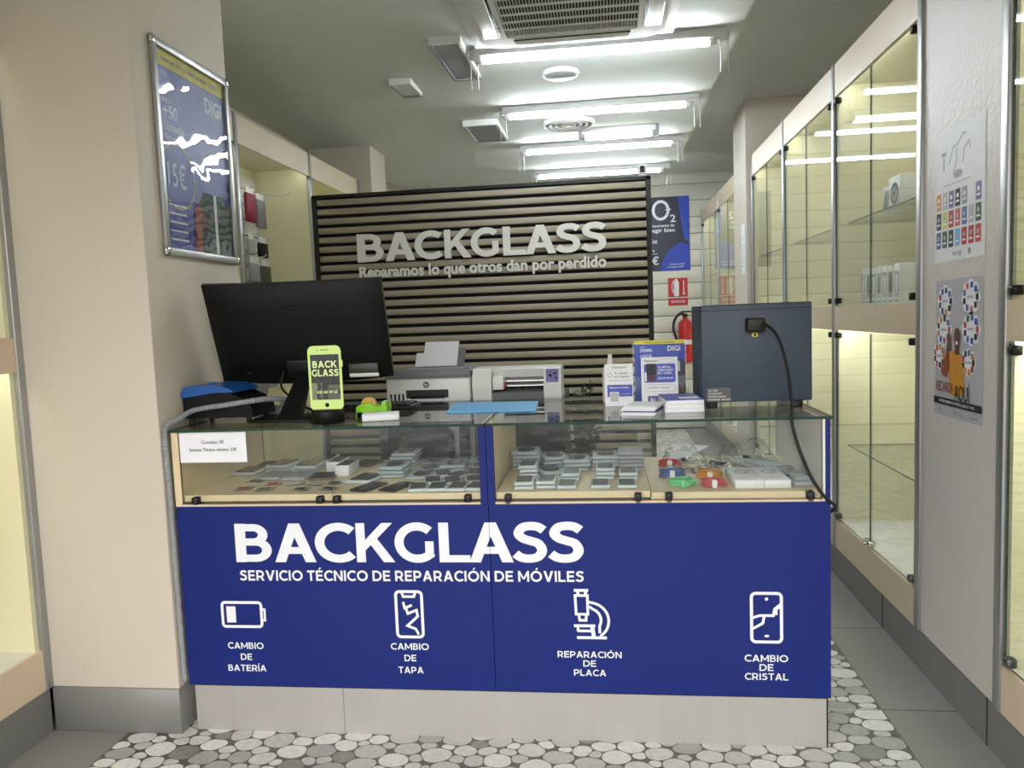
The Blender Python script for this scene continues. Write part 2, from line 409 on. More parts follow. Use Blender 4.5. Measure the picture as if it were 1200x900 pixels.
def glyph(ch):
    """geometric bold capitals in a unit cap height: (polygons, width)"""
    h = T/2
    R = lambda pts, c=False, t=T: ribbon(pts, t, c)
    if ch == 'B':
        m = .525; r0 = (m-h)/2; r1 = (1-h-m)/2
        lo = [(h, h), (.40, h)]+arc(.40, h+r0, r0, -90, 90, 12)+[(h, m)]
        up = [(h, m), (.36, m)]+arc(.36, m+r1, r1, -90, 90, 12)+[(h, 1-h)]
        return R([(h, 0), (h, 1)])+R(lo, t=T*.9)+R(up, t=T*.9), .40+r0+h
    if ch == 'A':
        w_ = T*1.12; return [[(0,0),(w_,0),(.445+w_/2,1),(.445-w_/2,1)], [(.89-w_,0),(.89,0),(.445+w_/2,1),(.445-w_/2,1)], [(.16,.215),(.73,.215),(.69,.215+T*.85),(.20,.215+T*.85)]], .89
    if ch == 'C': return R(arc(.5, .5, .5-h+.012, 46, 314, 30)), .80
    if ch == 'G': return R(arc(.5, .5, .5-h+.012, 46, 322, 30))+[[(.68,.12),(.87,.12),(.87,.53),(.68,.53)]], .87
    if ch == 'K': return R([(h, 0), (h, 1)])+[[(.18,.54-T*1.3),(.18,.54),(.84-T*1.22,1),(.84,1)], [(.42-T*.6,.62-T*.6),(.42+T*.15,.62+T*.1),(.87,0),(.87-T*1.25,0)]], .87
    if ch == 'L': return [[(0,0),(T,0),(T,1),(0,1)], [(T,0),(.64,0),(.64,.18),(T,.18)]], .64
    if ch == 'R' or ch == 'P':
        m = .40 if ch == 'P' else .38; r0 = (1-h-m)/2
        g = R([(h, 0), (h, 1)])+R([(h, m), (.40, m)]+arc(.40, m+r0, r0, -90, 90, 12)+[(h, 1-h)])
        return (g, .40+r0+h) if ch == 'P' else (g+[[(.34,.38),(.34+T*1.15,.38),(.80,0),(.80-T*1.2,0)]], .80)
    if ch == 'E': return [[(0,0),(T,0),(T,1),(0,1)]]+R([(T,h),(.68,h)])+R([(T,.51),(.62,.51)])+R([(T,1-h),(.67,1-h)]), .68
    if ch == 'I': return [[(0,0),(T,0),(T,1),(0,1)]], T
    if ch == 'T': return R([(0,1-h),(.72,1-h)])+R([(.36,0),(.36,1-T)]), .72
    if ch == 'V': return [[(0,1),(T*1.15,1),(.445+T*.55,0),(.445-T*.55,0)], [(.89,1),(.89-T*1.15,1),(.445-T*.55,0),(.445+T*.55,0)]], .89
    if ch == 'O': return R(arc(.52,.5,.52-h,0,360,32,.51-h)[:-1], True), 1.04
    if ch == 'N': return [[(0,0),(T,0),(T,1),(0,1)], [(.84-T,0),(.84,0),(.84,1),(.84-T,1)], [(0,1),(T*1.0,1),(.84,0),(.84-T*1.0,0)]], .84
    if ch == 'M': return [[(0,0),(T,0),(T,1),(0,1)], [(1.0-T,0),(1.0,0),(1.0,1),(1.0-T,1)], [(0,1),(T*.9,1),(.5+T*.45,.22),(.5-T*.45,.22)], [(1,1),(1-T*.9,1),(.5-T*.45,.22),(.5+T*.45,.22)]], 1.0
    if ch == 'D':
        return R([(h,0),(h,1)])+R([(h,h),(.38,h)]+arc(.38,.5,.5-h,-90,90,18)+[(h,1-h)]), .88
    if ch == 'U': return R([(h,1),(h,.35)]+arc(.40,.35,.40-h,180,360,16,.35-h)+[(.80-h,1)]), .80
    if ch == 'S':
        pts = [(.645,.80),(.52,.885),(.365,.905),(.20,.865),(.12,.72),(.21,.60),(.37,.535),(.53,.465),(.60,.29),(.51,.14),(.34,.095),(.17,.12),(.04,.215)]
        q = catmull([(a, b, 0) for a, b in pts], 5); return R([(p.x, p.y) for p in q]), .70
def big_word(pln, mb, word, spans, b0, cap, m, thick):
    for ch, (x0, x1) in zip(word, spans):
        polys, wd = glyph(ch); k = (x1-x0)/wd
        for i, q in enumerate(polys): pln.poly(mb, [(x0+a*k, b0+b*cap) for a, b in q], m, 1, thick+i*2e-6)
XZ = lambda y, d=.0007: Plane((0, y, 0), (1, 0, 0), (0, 0, 1), d)   # faces the street

# ================================================================== the room
b = MB(); b.box(-.95, 2.95, -3, 7, -.05, -.0006, 'grout'); b.box(-7, 9, -10, -3, -.05, -.001, 'pavement')
b.add([(-.21,-3,0),(2.222,-3,0),(2.222,6.4,0),(-.21,6.4,0)], [(0,1,2,3)], 'pebble')
# the printed pebbles of the visible part: a close packing of rounded stones
def stones_print(mb, xa, xb, ya, yb):
    rd = random.Random(21); kx, cell = 1.22, .05; grid = {}; ms = ['stone_a','stone_b','stone_c','stone_d','stone_e','stone_f']
    for r, tries in ((.035, 1500), (.030, 3500), (.024, 8000), (.019, 13000), (.0145, 16000)):
        for _ in range(tries):
            q = r*rd.uniform(.86, 1.08); x = rd.uniform(xa+q*1.1, xb-q*1.1)/kx; y = rd.uniform(ya, yb); i, j = int(x//cell), int(y//cell); ok = True
            for a in range(i-2, i+3):
                for c in range(j-2, j+3):
                    for (px, py, pr2) in grid.get((a, c), ()):
                        if (px-x)**2+(py-y)**2 < (pr2*.93+q)**2: ok = False; break
                    if not ok: break
                if not ok: break
            if not ok: continue
            grid.setdefault((i, j), []).append((x, y, q))
    n = 20
    for (i, j), cellp in list(grid.items()):
        for (x, y, q) in cellp:
            nb = [o for a in range(i-2, i+3) for c in range(j-2, j+3) for o in grid.get((a, c), ()) if o != (x, y, q)]
            nv = []
            for (px, py, p) in nb:
                dx, dy = px-x, py-y; L_ = math.hypot(dx, dy); nv.append((dx/L_, dy/L_, (L_*L_+q*q-p*p)/(2*L_)))
            rs = []
            for k in range(n):
                t = 2*PI*k/n; cx, cy = math.cos(t), math.sin(t); r_ = q*1.5
                for (ax, ay, d_) in nv:
                    c_ = cx*ax+cy*ay
                    if c_ > .05: r_ = min(r_, d_/c_)
                rs.append(max(r_-.0019, q*.4))
            raw = rs
            for _ in range(3): rs = [min((rs[k-1]+2*rs[k]+rs[(k+1) % n])/4, raw[k]+.0006) for k in range(n)]
            pts = [(min(max((x+rs[k]*math.cos(2*PI*k/n))*kx, xa), xb), y+rs[k]*math.sin(2*PI*k/n), .0006) for k in range(n)]
            mb.add(pts, [list(range(n))], rd.choices(ms, (30, 28, 22, 12, 3, .7))[0])
b.add([(-.209,-.62,.0003),(2.221,-.62,.0003),(2.221,1.35,.0003),(-.209,1.35,.0003)], [(0,1,2,3)], 'stone_gap')
stones_print(b, -.209, 2.221, -.62, 1.35)
for x0, x1 in ((-.95, -.213), (2.225, 2.95)):
    for k in range(-5, 10):
        y0 = .2405+k*.655
        if y0 > 6.4: continue
        b.add([(x0,y0+.002,0),(x1,y0+.002,0),(x1,min(y0+.653,6.45),0),(x0,min(y0+.653,6.45),0)], [(0,1,2,3)], 'tile')
struct('floor', b)
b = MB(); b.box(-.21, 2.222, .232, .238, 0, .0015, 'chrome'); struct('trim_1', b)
CZ = 2.655
b = MB(); b.box(-.95, 2.06, -3, 5.12, CZ, CZ+.2, 'ceil'); b.box(2.06, 2.95, -3, 6.5, 2.80, 2.9, 'ceil'); b.box(-.95, 2.06, 5.12, 6.5, 2.80, 2.9, 'ceil')
struct('ceiling', b)
b = MB(); b.box(-.95, -.87, -3, 6.5, 0, 2.80, 'wall'); struct('wall_left', b)
b = MB(); b.box(2.86, 2.95, -3, 6.5, 0, 2.8, 'wall'); struct('wall_right', b)
b = MB(); b.box(-.95, 2.95, 6.42, 6.5, 0, 2.8, 'grout')
z = .02
while z < 2.8:
    b.rbox(-.87, 2.86, 6.40, 6.43, z, min(z+.172, 2.8), 'wallback', .003, 1); z += .178
struct('wall_back', b)
# front left pillar with its grey base
b = MB(); b.rbox(-.86, -.024, -.022, .586, .15, CZ, 'wall', .004, 2); struct('wall_pillar_left', b)
b = MB(); b.rbox(-.468, -.0235, -.026, .59, 0, .15, 'skirt', .002, 1); struct('baseboard_left', b)
b = MB(); b.box(-.86, -.37, 3.55, 3.95, 0, CZ, 'wall'); struct('wall_pillar_rear_left', b)
b = MB(); b.box(2.405, 2.86, 3.545, 4.06, .15, 2.8, 'wall'); struct('wall_pillar_rear_right', b)
b = MB(); b.box(2.45, 2.86, -2.2, 6.39, 0, .148, 'skirt'); 
for yy in (-.8, .043, .9, 1.75, 2.6): b.box(2.4485, 2.451, yy, yy+.004, 0, .148, 'black')
struct('baseboard_right', b)
b = MB(); b.box(-.86, -.474, -2.2, -.03, 0, .148, 'skirt'); b.box(-.86, -.474, .6, 3.54, 0, .148, 'skirt'); struct('baseboard_left', b)
# textured pier between the right-hand cabinets
b = MB(); b.box(2.446, 2.86, -.008, .515, .15, 2.39, 'pier'); b.box(2.446, 2.86, -.008, .515, 2.39, 2.8, 'wall')
b.rbox(2.436, 2.47, .515, .556, .15, 2.40, 'alu', .004, 2); b.rbox(2.436, 2.47, -.05, -.008, .15, 2.40, 'alu', .004, 2)
struct('wall_pier_right', b)

# ================================================================== display cabinets along the walls
def cabinet(side, y0, y1, label, led='led', doors=True, shelves=(.65, 1.68)):
    """side +1: right wall, front at x=2.44; -1: left wall, front at x=-.47"""
    X = (lambda d: 2.44+d) if side > 0 else (lambda d: -.47-d)
    t = thing('display_cabinet', label, 'cabinet', (X(.2), (y0+y1)/2, .15), 'display cabinets along the walls')
    def bx(mb, d0, d1, *a, **k):
        x0, x1 = sorted((X(d0), X(d1))); mb.box(x0, x1, *a, **k)
    D = .38
    c = MB(t)
    bx(c, D-.015, D, y0, y1, .15, 2.31, 'inner')                     # back
    bx(c, .012, D-.015, y0, y0+.018, .15, 2.31, 'inner'); bx(c, .012, D-.015, y1-.018, y1, .15, 2.31, 'inner')
    bx(c, .012, D-.015, y0+.018, y1-.018, .26, .285, 'white'); bx(c, .012, D-.015, y0+.018, y1-.018, 2.295, 2.31, 'inner')
    bx(c, .012, D-.015, y0+.018, y1-.018, 1.225, 1.30, 'inner')
    c.build('body', t)
    f = MB(t); bx(f, 0, .012, y0, y1, .15, .285, 'fascia'); f.build('plinth', t)
    f = MB(t); bx(f, 0, .012, y0, y1, 1.19, 1.30, 'fascia'); f.build('mid_rail', t)
    f = MB(t); bx(f, 0, .012, y0, y1, 2.25, 2.395, 'fascia'); f.build('fascia', t)
    f = MB(t); x0, x1 = sorted((X(-.006), X(.03))); f.rbox(x0, x1, y1, y1+.036, .15, 2.40, 'alu', .004, 2); f.build('profile', t)
    for z in shelves:
        s_ = MB(t); bx(s_, .05, D-.016, y0+.02, y1-.02, z-.006, z, 'pane', edge='edge'); s_.build('shelf', t)
    l = MB(t); bx(l, .014, .030, y0+.05, y1-.05, 2.282, 2.294, led); l.build('led_strip', t)
    l = MB(t); bx(l, .014, .030, y0+.05, y1-.05, 1.212, 1.224, 'led_low' if led == 'led' else led); l.build('led_strip', t)
    if doors:
        ym = (y0+y1)/2
        for za, zb in ((.295, 1.183), (1.308, 2.244)):
            for ya, yb, hy in ((y0+.006, ym-.002, y0+.02), (ym+.002, y1-.006, y1-.045)):
                d = MB(t); bx(d, .003, .009, ya, yb, za, zb, 'pane', edge='edge'); dd = d.build('door', t)
                for hz in (za+.004, zb-.030):
                    h = MB(t); x0, x1 = sorted((X(-.008), X(.02))); h.rbox(x0, x1, hy, hy+.026, hz, hz+.026, 'dark' if hz > 1 else 'dark_alu', .003, 1); h.build('hinge', dd)
        lk = MB(t); x0, x1 = sorted((X(-.012), X(.014))); lk.rbox(x0, x1, ym-.035, ym+.035, .30, .325, 'chrome', .004, 2)
        a, q = sorted((X(-.03), X(-.012))); lk.cyl((X(-.012), ym, .312), (X(-.026), ym, .312), .009, 'chrome'); lk.build('lock', t)
    return t
cabinet(1, .56, 1.505, 'glass-doored cabinet next to the poster pier, small white boxes behind its glass')
cabinet(1, 1.545, 2.515, 'tall empty glass-doored cabinet, second beyond the poster pier')
cabinet(1, 2.555, 3.50, 'tall empty glass-doored cabinet against the white rear right pillar')
cabinet(1, 4.10, 5.20, 'far glass-doored cabinet just beyond the rear right pillar')
cabinet(1, 5.24, 6.36, 'farthest glass-doored cabinet on the right, touching the back wall')
cabinet(1, -1.02, -.052, 'glass-doored cabinet at the right photo edge, in front of the poster pier', shelves=(.655, 1.72))
cabinet(-1, -1.05, -.05, 'open cream hook cabinet at the left photo edge, before the cream pillar', led='led_mid', doors=False, shelves=())
cabinet(-1, .60, 1.53, 'cream cabinet partly hidden behind the front left pillar', led='led_dim', doors=False, shelves=())
cabinet(-1, 1.57, 2.53, 'open cream hook cabinet with hanging pouches, right of the framed poster', led='led_dim', doors=False, shelves=())
cabinet(-1, 2.57, 3.50, 'open cream cabinet whose top shows above the slatted partition', led='led_dim', doors=False, shelves=())

# ================================================================== counter
H = .992
def counter(x0, x1, label, left):
    t = thing('display_counter', label, 'counter', ((x0+x1)/2, .3, 0), 'front display counters')
    c = MB(t); c.box(x0+.014, x1-.008, .018, .61, 0, .742, 'cream'); c.build('body', t)
    p = MB(t); p.box(x0, x1, 0, .016, .157, .744, 'blue')
    if left: p.box(x1-.021, x1, -.0005, .016, .744, .984, 'blue')
    else: p.box(x0, x0+.021, -.0005, .016, .744, .984, 'blue'); p.box(x1-.013, x1, -.0005, .61, .157, .984, 'blue')
    fp = p.build('front_panel', t)
    s = MB(t)
    if left:
        s.box(x0, x0+.022, .0, .61, .744, .984, 'cream'); s.build('side_panel', t); s = MB(t); s.box(x1-.019, x1-.002, .018, .61, .744, .984, 'cream')
    else:
        s.box(x0+.002, x0+.019, .018, .61, .744, .984, 'cream'); s.build('side_panel', t); s = MB(t); s.box(x1-.021, x1-.014, 0, .61, .744, .984, 'white')
    s.build('side_panel', t)
    xa, xb = (x0+.023, x1-.022) if left else (x0+.022, x1-.022)
    l = MB(t); l.box(xa, xb, -.001, .018, .744, .7505, 'fascia'); l.build('lip', t)
    xm = .514 if left else 1.493
    for a, q, zz in ((xa+.001, xm-.0015, .757), (xm+.0015, xb-.001, .757 if left else .752)):
        s = MB(t); s.box(a, q, .014, .585, zz, zz+.020, 'cream'); s.box(a+.01, q-.01, .03, .57, .744, zz, 'brown'); s.build('shelf_board', t)
    for cx in ((.068, .478, .532, .945) if left else (1.068, 1.455, 1.545, 1.945)):
        k = MB(t); k.rbox(cx-.010, cx+.010, -.010, .02, .752, .774, 'black', .002, 1)
        if not left: k.cyl((cx, -.006, .750), (cx, .006, .750), .007, 'dark_alu', 12)
        k.build('glass_clip', t)
    g = MB(t); g.box(xa, xb, .003, .008, .752, .984, 'pane', edge='edge'); g.build('front_glass', t)
    xr = xm+.0 if left else 1.47
    for a, q, yy in ((xa, xr+.02, .592), (xr-.02, xb, .602)):
        g = MB(t); g.box(a, q, yy, yy+.005, .746, .982, 'pane', edge='edge'); g.build('rear_glass', t)
    g = MB(t); g.box(x0+(-.006 if left else .001), x1+(-.001 if left else .004), -.012, .655, .984, H, 'pane', edge='edge'); g.build('top_glass', t)
    return t, fp
ctl, fpl = counter(0, 1.0055, 'left unit of the blue counter, with the paper price notice on its glass', True)
ctr, fpr = counter(1.0075, 2.0, 'right unit of the blue counter, under the dark blue-grey machine', False)
k = MB(); k.box(.013, .512, .008, .014, 0, .150, 'steel'); k.box(.013, .512, .010, .013, .150, .1565, 'black'); tag(k.build('kick_plate'), 'short brushed steel kick plate under the left end of the blue counter', 'kick plate', 'steel kick plates')
k = MB(); k.box(.5135, 1.989, .008, .014, 0, .150, 'steel'); k.box(1.989, 1.993, .006, .014, 0, .152, 'black'); k.box(.5135, 1.989, .010, .013, .150, .1565, 'black'); tag(k.build('kick_plate'), 'long brushed steel kick plate under the right part of the blue counter', 'kick plate', 'steel kick plates')

PN = XZ(0.0)
def split_by_seam(mb_fn, xs=1.0065):
    """print that crosses the joint: one piece on each unit"""
    for sgn, root, fp in ((1, ctl, fpl), (-1, ctr, fpr)):
        mb = MB(root); mb_fn(mb)
        me = bpy.data.meshes.new('x'); me.from_pydata([v for v in mb.v], [], mb.f)
        bm = bmesh.new(); bm.from_mesh(me)
        bmesh.ops.bisect_plane(bm, geom=list(bm.verts)+list(bm.edges)+list(bm.faces), plane_co=(xs-.0006*sgn, 0, 0), plane_no=(sgn, 0, 0), clear_outer=True)
        out = MB(root); out.bm(bm, mb.mats[0]); out.build('lettering', fp); bpy.data.meshes.remove(me)
FRONT = [(.191,.312),(.320,.455),(.455,.576),(.587,.709),(.711,.832),(.849,.945),(.942,1.078),(1.078,1.180),(1.186,1.290)]
split_by_seam(lambda mb: big_word(PN, mb, 'BACKGLASS', FRONT, .564, .124, 'white_print', .0012))
split_by_seam(lambda mb: cap_text(PN, mb, 'SERVICIO TÉCNICO DE REPARACIÓN DE MÓVILES', .199, .504, .0335, 'white_print', 1.089, t=.19))
def captions(root, fp, cx, lines, zs, cap):
    mb = MB(root)
    for (st, wd), z in zip(lines, zs): cap_text(PN, mb, st, cx, z-cap/2, cap, 'white_print', wd, 'c', .175)
    mb.build('caption', fp)
captions(ctl, fpl, .202, [('CAMBIO',.120),('DE',.038),('BATERÍA',.128)], (.290,.253,.216), .021)
captions(ctl, fpl, .741, [('CAMBIO',.121),('DE',.038),('TAPA',.080)], (.295,.258,.219), .021)
captions(ctr, fpr, 1.298, [('REPARACIÓN',.193),('DE',.039),('PLACA',.097)], (.278,.250,.221), .020)
captions(ctr, fpr, 1.817, [('CAMBIO',.124),('DE',.040),('CRISTAL',.124)], (.275,.247,.219), .021)
def icon(root, fp, fn):
    mb = MB(root); fn(mb); mb.build('icon', fp)
_ly = [0]
def S(mb, pts, t=.009, closed=False):
    _ly[0] = (_ly[0]+1) % 12; PN.stroke(mb, pts, t, 'white_print', 2+.02*_ly[0], closed)
def battery(mb):
    S(mb, rrect(.131,.262,.353,.432,.010), .009, True); S(mb, [(.266,.374),(.273,.374),(.273,.410),(.266,.410)], .007)
    PN.rect(mb, .145,.176,.366,.419, 'white_print', 2)
def cracked_back(mb):
    S(mb, rrect(.704,.786,.326,.471,.012), .009, True); S(mb, [(.724,.467),(.728,.455),(.762,.455),(.766,.467)], .008)
    S(mb, [(.727,.438),(.731,.418),(.754,.428)], .008); S(mb, [(.735,.418),(.740,.401),(.768,.412),(.771,.392),(.737,.362),(.763,.352),(.772,.334)], .008)
def microscope(mb):
    S(mb, [(1.257,.478),(1.300,.478)]); S(mb, [(1.270,.462),(1.292,.462)], .008); S(mb, [(1.268,.474),(1.270,.462)]); S(mb, [(1.292,.474),(1.291,.462)])
    S(mb, [(1.260,.462),(1.262,.404),(1.297,.404),(1.297,.462)], .008, True); S(mb, [(1.270,.402),(1.272,.385),(1.291,.385),(1.292,.402)], .008)
    S(mb, [(1.299,.442)]+arc(1.303,.384,.056,80,-55,14)+[(1.334,.330)], .008); S(mb, [(1.302,.428)]+arc(1.300,.386,.036,70,-30,10)+[(1.331,.345)], .008)
    S(mb, [(1.254,.368),(1.318,.368)], .009); S(mb, [(1.266,.352),(1.306,.352)], .008); S(mb, [(1.266,.366),(1.266,.350)], .008); S(mb, [(1.309,.364),(1.313,.334)], .012)
    S(mb, [(1.262,.331),(1.352,.331)], .009)
def cracked_glass(mb):
    S(mb, rrect(1.776,1.861,.325,.472,.012), .009, True); PN.disc(mb, 1.819,.455,.005,'white_print',2); PN.disc(mb, 1.819,.343,.007,'white_print',2,.004)
    S(mb, [(1.778,.398),(1.800,.405),(1.838,.405),(1.842,.425),(1.860,.440)], .008); S(mb, [(1.779,.365),(1.808,.382),(1.812,.403)], .008)
    S(mb, [(1.846,.407),(1.846,.425),(1.860,.432)], .008)
icon(ctl, fpl, battery); icon(ctl, fpl, cracked_back); icon(ctr, fpr, microscope); icon(ctr, fpr, cracked_glass)

# paper notice taped inside the left glass
t = thing('paper_notice', 'white paper price notice on the left counter glass, two printed lines', 'notice', (.137, .002, .935))
b = MB(t); b.box(.026, .248, .0015, .0022, .885, .981, 'paper'); pn = b.build('sheet', t)
P = XZ(.0013, .0003); b = MB(t)
P.text(b, 'Consultas: 5€', .137, .945, .010, 'dark', .075, 'c', .012); P.text(b, 'Servicio Técnico mínimo: 23€', .137, .921, .010, 'dark', .158, 'c', .012); b.build('printed_text', t)

# ================================================================== slatted partition
t = thing('slat_partition', 'slatted wood partition wall with raised white shop lettering, behind the counter', 'partition', (.6, 2.58, 0))
b = MB(t); b.box(-.455, 1.665, 2.56, 2.60, 0, 2.115, 'slat_bg'); b.build('backing', t)
b = MB(t); z = 2.098; 
while z > .06: b.rbox(-.432, 1.638, 2.535, 2.562, z-.0365, z, 'slat', .002, 1); z -= .0592
b.build('slats', t)
b = MB(t); b.box(-.462, -.432, 2.530, 2.605, 0, 2.125, 'black'); b.box(1.638, 1.668, 2.530, 2.605, 0, 2.125, 'black'); b.box(-.462, 1.668, 2.530, 2.605, 2.108, 2.128, 'black'); b.build('frame', t)
P = XZ(2.534)
WALLW = [(-.176,-.004),(.006,.197),(.199,.365),(.388,.556),(.557,.728),(.757,.897),(.895,1.085),(1.086,1.234),(1.243,1.392)]
b = MB(t); big_word(P, b, 'BACKGLASS', WALLW, 1.692, .176, 'letter', .020); b.build('lettering', t)
b = MB(t); P.text(b, 'Reparamos lo que otros dan por perdido', -.172, 1.597, .066, 'letter', 1.562, bold=.03, thick=.012); b.build('tagline', t)

t = thing('security_camera', 'small white and black camera standing on the slatted partition', 'camera', (1.62, 2.56, 2.128))
b = MB(t); b.lathe([(0,0),(.026,0),(.028,.006),(.022,.012),(0,.012)], 'white', (1.62,2.56,2.128)); b.build('base', t)
b = MB(t); b.rbox(1.593,1.647,2.535,2.585,2.138,2.196,'white',.012,3); bd = b.build('body', t)
b = MB(t); b.rbox(1.606,1.634,2.531,2.54,2.150,2.190,'black',.004,2); b.cyl((1.62,2.531,2.176),(1.62,2.527,2.176),.008,'screen'); b.build('lens', bd)

# ================================================================== ceiling fittings
def batten(y, label):
    x0 = .797; x1 = 1.908
    t = thing('fluorescent_fitting', label, 'ceiling light', ((x0+x1)/2, y, CZ), 'ceiling tube lights')
    b = MB(t); b.rbox(x0-.045,x1+.085,y-.032,y+.032,2.612,2.6548,'white_metal',.004,1); b.build('housing', t)
    b = MB(t); b.cyl((x0,y,2.593),(x1,y,2.593),.0135,'tube',16); b.build('tube', t)
    for x, s in ((x0, -1), (x1, 1)):
        b = MB(t); b.rbox(min(x,x+s*.035),max(x,x+s*.035),y-.014,y+.014,2.580,2.624,'white',.003,1); b.build('lamp_holder', t)
    for x in (x0-.060, x1+.055):
        b = MB(t)
        for xx in (x, x+.036): b.cyl((xx,y,2.64),(xx,y,2.455),.0026,'white_metal',8)
        b.rbox(x-.004,x+.040,y-.012,y+.012,2.600,2.64,'white_metal',.003,1); b.build('bracket', t)
for y, l in ((1.681, 'tube light nearest the air conditioner'), (2.796, 'tube light in front of the round ceiling vent'), (3.897, 'tube light just behind the short bright light bar'), (4.989, 'farthest tube light, just above the slatted partition top')):
    batten(y, 'lit white '+l)
t = thing('light_bar', 'short thick bright light bar behind the round ceiling vent', 'ceiling light', (1.5, 3.52, CZ))
b = MB(t); b.rbox(1.24,1.77,3.47,3.57,2.612,2.655,'white_metal',.004,1); b.build('housing', t)
b = MB(t); b.rbox(1.265,1.745,3.475,3.565,2.582,2.613,'led_bar',.012,2); b.build('diffuser', t)
for x in (1.215, 1.745):
    b = MB(t); b.rbox(x,x+.05,3.475,3.565,2.585,2.65,'mid_grey',.004,1); b.build('end_cap', t)

# cassette air conditioner
AX, AY = 1.255, 1.115
t = thing('air_conditioner', 'white cassette air conditioner set in the ceiling above the counter', 'air conditioner', (AX, AY, CZ))
def ring(pl_, mb, o, i, z0, z1, m):
    n = len(o)
    vs = [(p[0],p[1],z0) for p in o]+[(p[0],p[1],z0) for p in i]+[(p[0],p[1],z1) for p in o]+[(p[0],p[1],z1) for p in i]
    fs = []
    for k in range(n):
        j = (k+1) % n; fs += [(k,j,n+j,n+k),(2*n+k,3*n+k,3*n+j,2*n+j),(k,2*n+k,2*n+j,j),(n+k,n+j,3*n+j,3*n+k)]
    mb.add(vs, fs, m)
rr = lambda h, r: [(AX+a, AY+c) for a, c in rrect(-h,h,-h,h,r,8)]
b = MB(t); ring(None, b, rr(.475,.01), rr(.40,.10), 2.625, 2.655, 'white'); b.build('flange', t)
b = MB(t); ring(None, b, rr(.43,.11), rr(.30,.005), 2.598, 2.640, 'white'); b.build('panel', t)
b = MB(t); b.box(AX-.30,AX+.30,AY-.30,AY+.30,2.640,2.65,'rubber'); b.build('filter', t)
b = MB(t)
for k in range(45):
    x = AX-.295+k*.0134
    b.box(x,x+.0040,AY-.29,AY+.29,2.606,2.609,'white')
for k in range(8):
    y = AY-.295+k*.0836; b.box(AX-.30,AX+.30,y,y+.010,2.602,2.609,'white')
b.build('grille', t)
for k in range(4):
    a = k*PI/2; R3 = Matrix.Translation((AX,AY,0)) @ Matrix.Rotation(a,4,'Z')
    b = MB(t); b.rbox(-.27,.27,-.405,-.335,2.590,2.606,'white',.006,2,R3); b.rbox(-.27,.27,-.345,-.325,2.5955,2.60,'dark',.002,1,R3); b.build('louver', t)
b = MB(t)
for yy, m in ((AY+.16,'dark'),(AY+.20,'dark'),(AY+.11,'mid_grey'),(AY+.08,'mid_grey')): b.box(AX-.335,AX-.315,yy,yy+.012,2.5965,2.599,m)
b.build('indicator', t)

t = thing('ceiling_speaker', 'small round white ceiling disc between the two nearest tube lights', 'ceiling speaker', (1.165,2.15,CZ))
b = MB(t); b.lathe([(.098,0),(.098,-.012),(.08,-.028),(.0,-.032)],'mid_grey',(1.165,2.15,CZ)); b.build('cover', t)
b = MB(t); b.lathe([(.100,0),(.104,-.008),(.096,-.02),(.088,-.022)],'white',(1.165,2.15,CZ)); b.build('rim', t)
t = thing('air_diffuser', 'round ringed ceiling vent behind the second tube light', 'ceiling vent', (1.155,3.27,CZ))
b = MB(t)
for k in range(4):
    r = .185-k*.042; b.lathe([(r,-.002),(r,-.012),(r-.012,-.028),(r-.018,-.026),(r-.016,-.004)],'white',(1.155,3.27,CZ))
b.lathe([(.025,-.025),(0,-.028)],'white',(1.155,3.27,CZ)); b.build('rings', t)
b = MB(t); b.lathe([(.175,-.003),(0,-.004)],'dark_alu',(1.155,3.27,CZ)); b.build('duct', t)
def wedge(name, x0, x1, y0, y1, h, label, cat, em=None):
    t = thing(name, label, cat, ((x0+x1)/2,(y0+y1)/2,CZ))
    b = MB(t); b.prism([(x0,y0,CZ),(x1,y0,CZ),(x1,y0,CZ-h),(x0,y0,CZ-h)],(0,.018,0),'white'); b.prism([(x1,y0+.019,CZ),(x1,y1,CZ),(x1,y1,CZ-h*.55),(x1,y0+.019,CZ-h)],(-.016,0,0),'white')
    b.prism([(x0,y1-.02,CZ),(x1,y1-.02,CZ),(x1,y1-.02,CZ-h*.6),(x0,y1-.02,CZ-h*.6)],(0,.02,0),'mid_grey'); b.prism([(x0,y0+.019,CZ),(x0,y1-.021,CZ),(x0,y1-.021,CZ-h*.55),(x0,y0+.019,CZ-h)],(.012,0,0),'mid_grey'); b.build('frame', t)
    b = MB(t); b.add([(x0+.012,y0+.018,CZ-h*.8),(x1-.016,y0+.018,CZ-h*.8),(x1-.016,y1-.02,CZ-h*.35),(x0+.012,y1-.02,CZ-h*.35)],[(0,1,2,3)],em or 'mid_grey'); b.build('grille', t)
    return t
wedge('wall_speaker', .57,.725,1.47,2.11,.035,'large grey box with white rim on the ceiling left of the nearest tube','ceiling speaker')
wedge('wall_speaker', .445,.685,3.03,3.62,.04,'smaller grey box with white rim, left of the second tube light','ceiling speaker')
wedge('emergency_light', .215,.335,2.04,2.35,.035,'small white emergency light, leftmost fitting on the ceiling','emergency light','gloss_white')

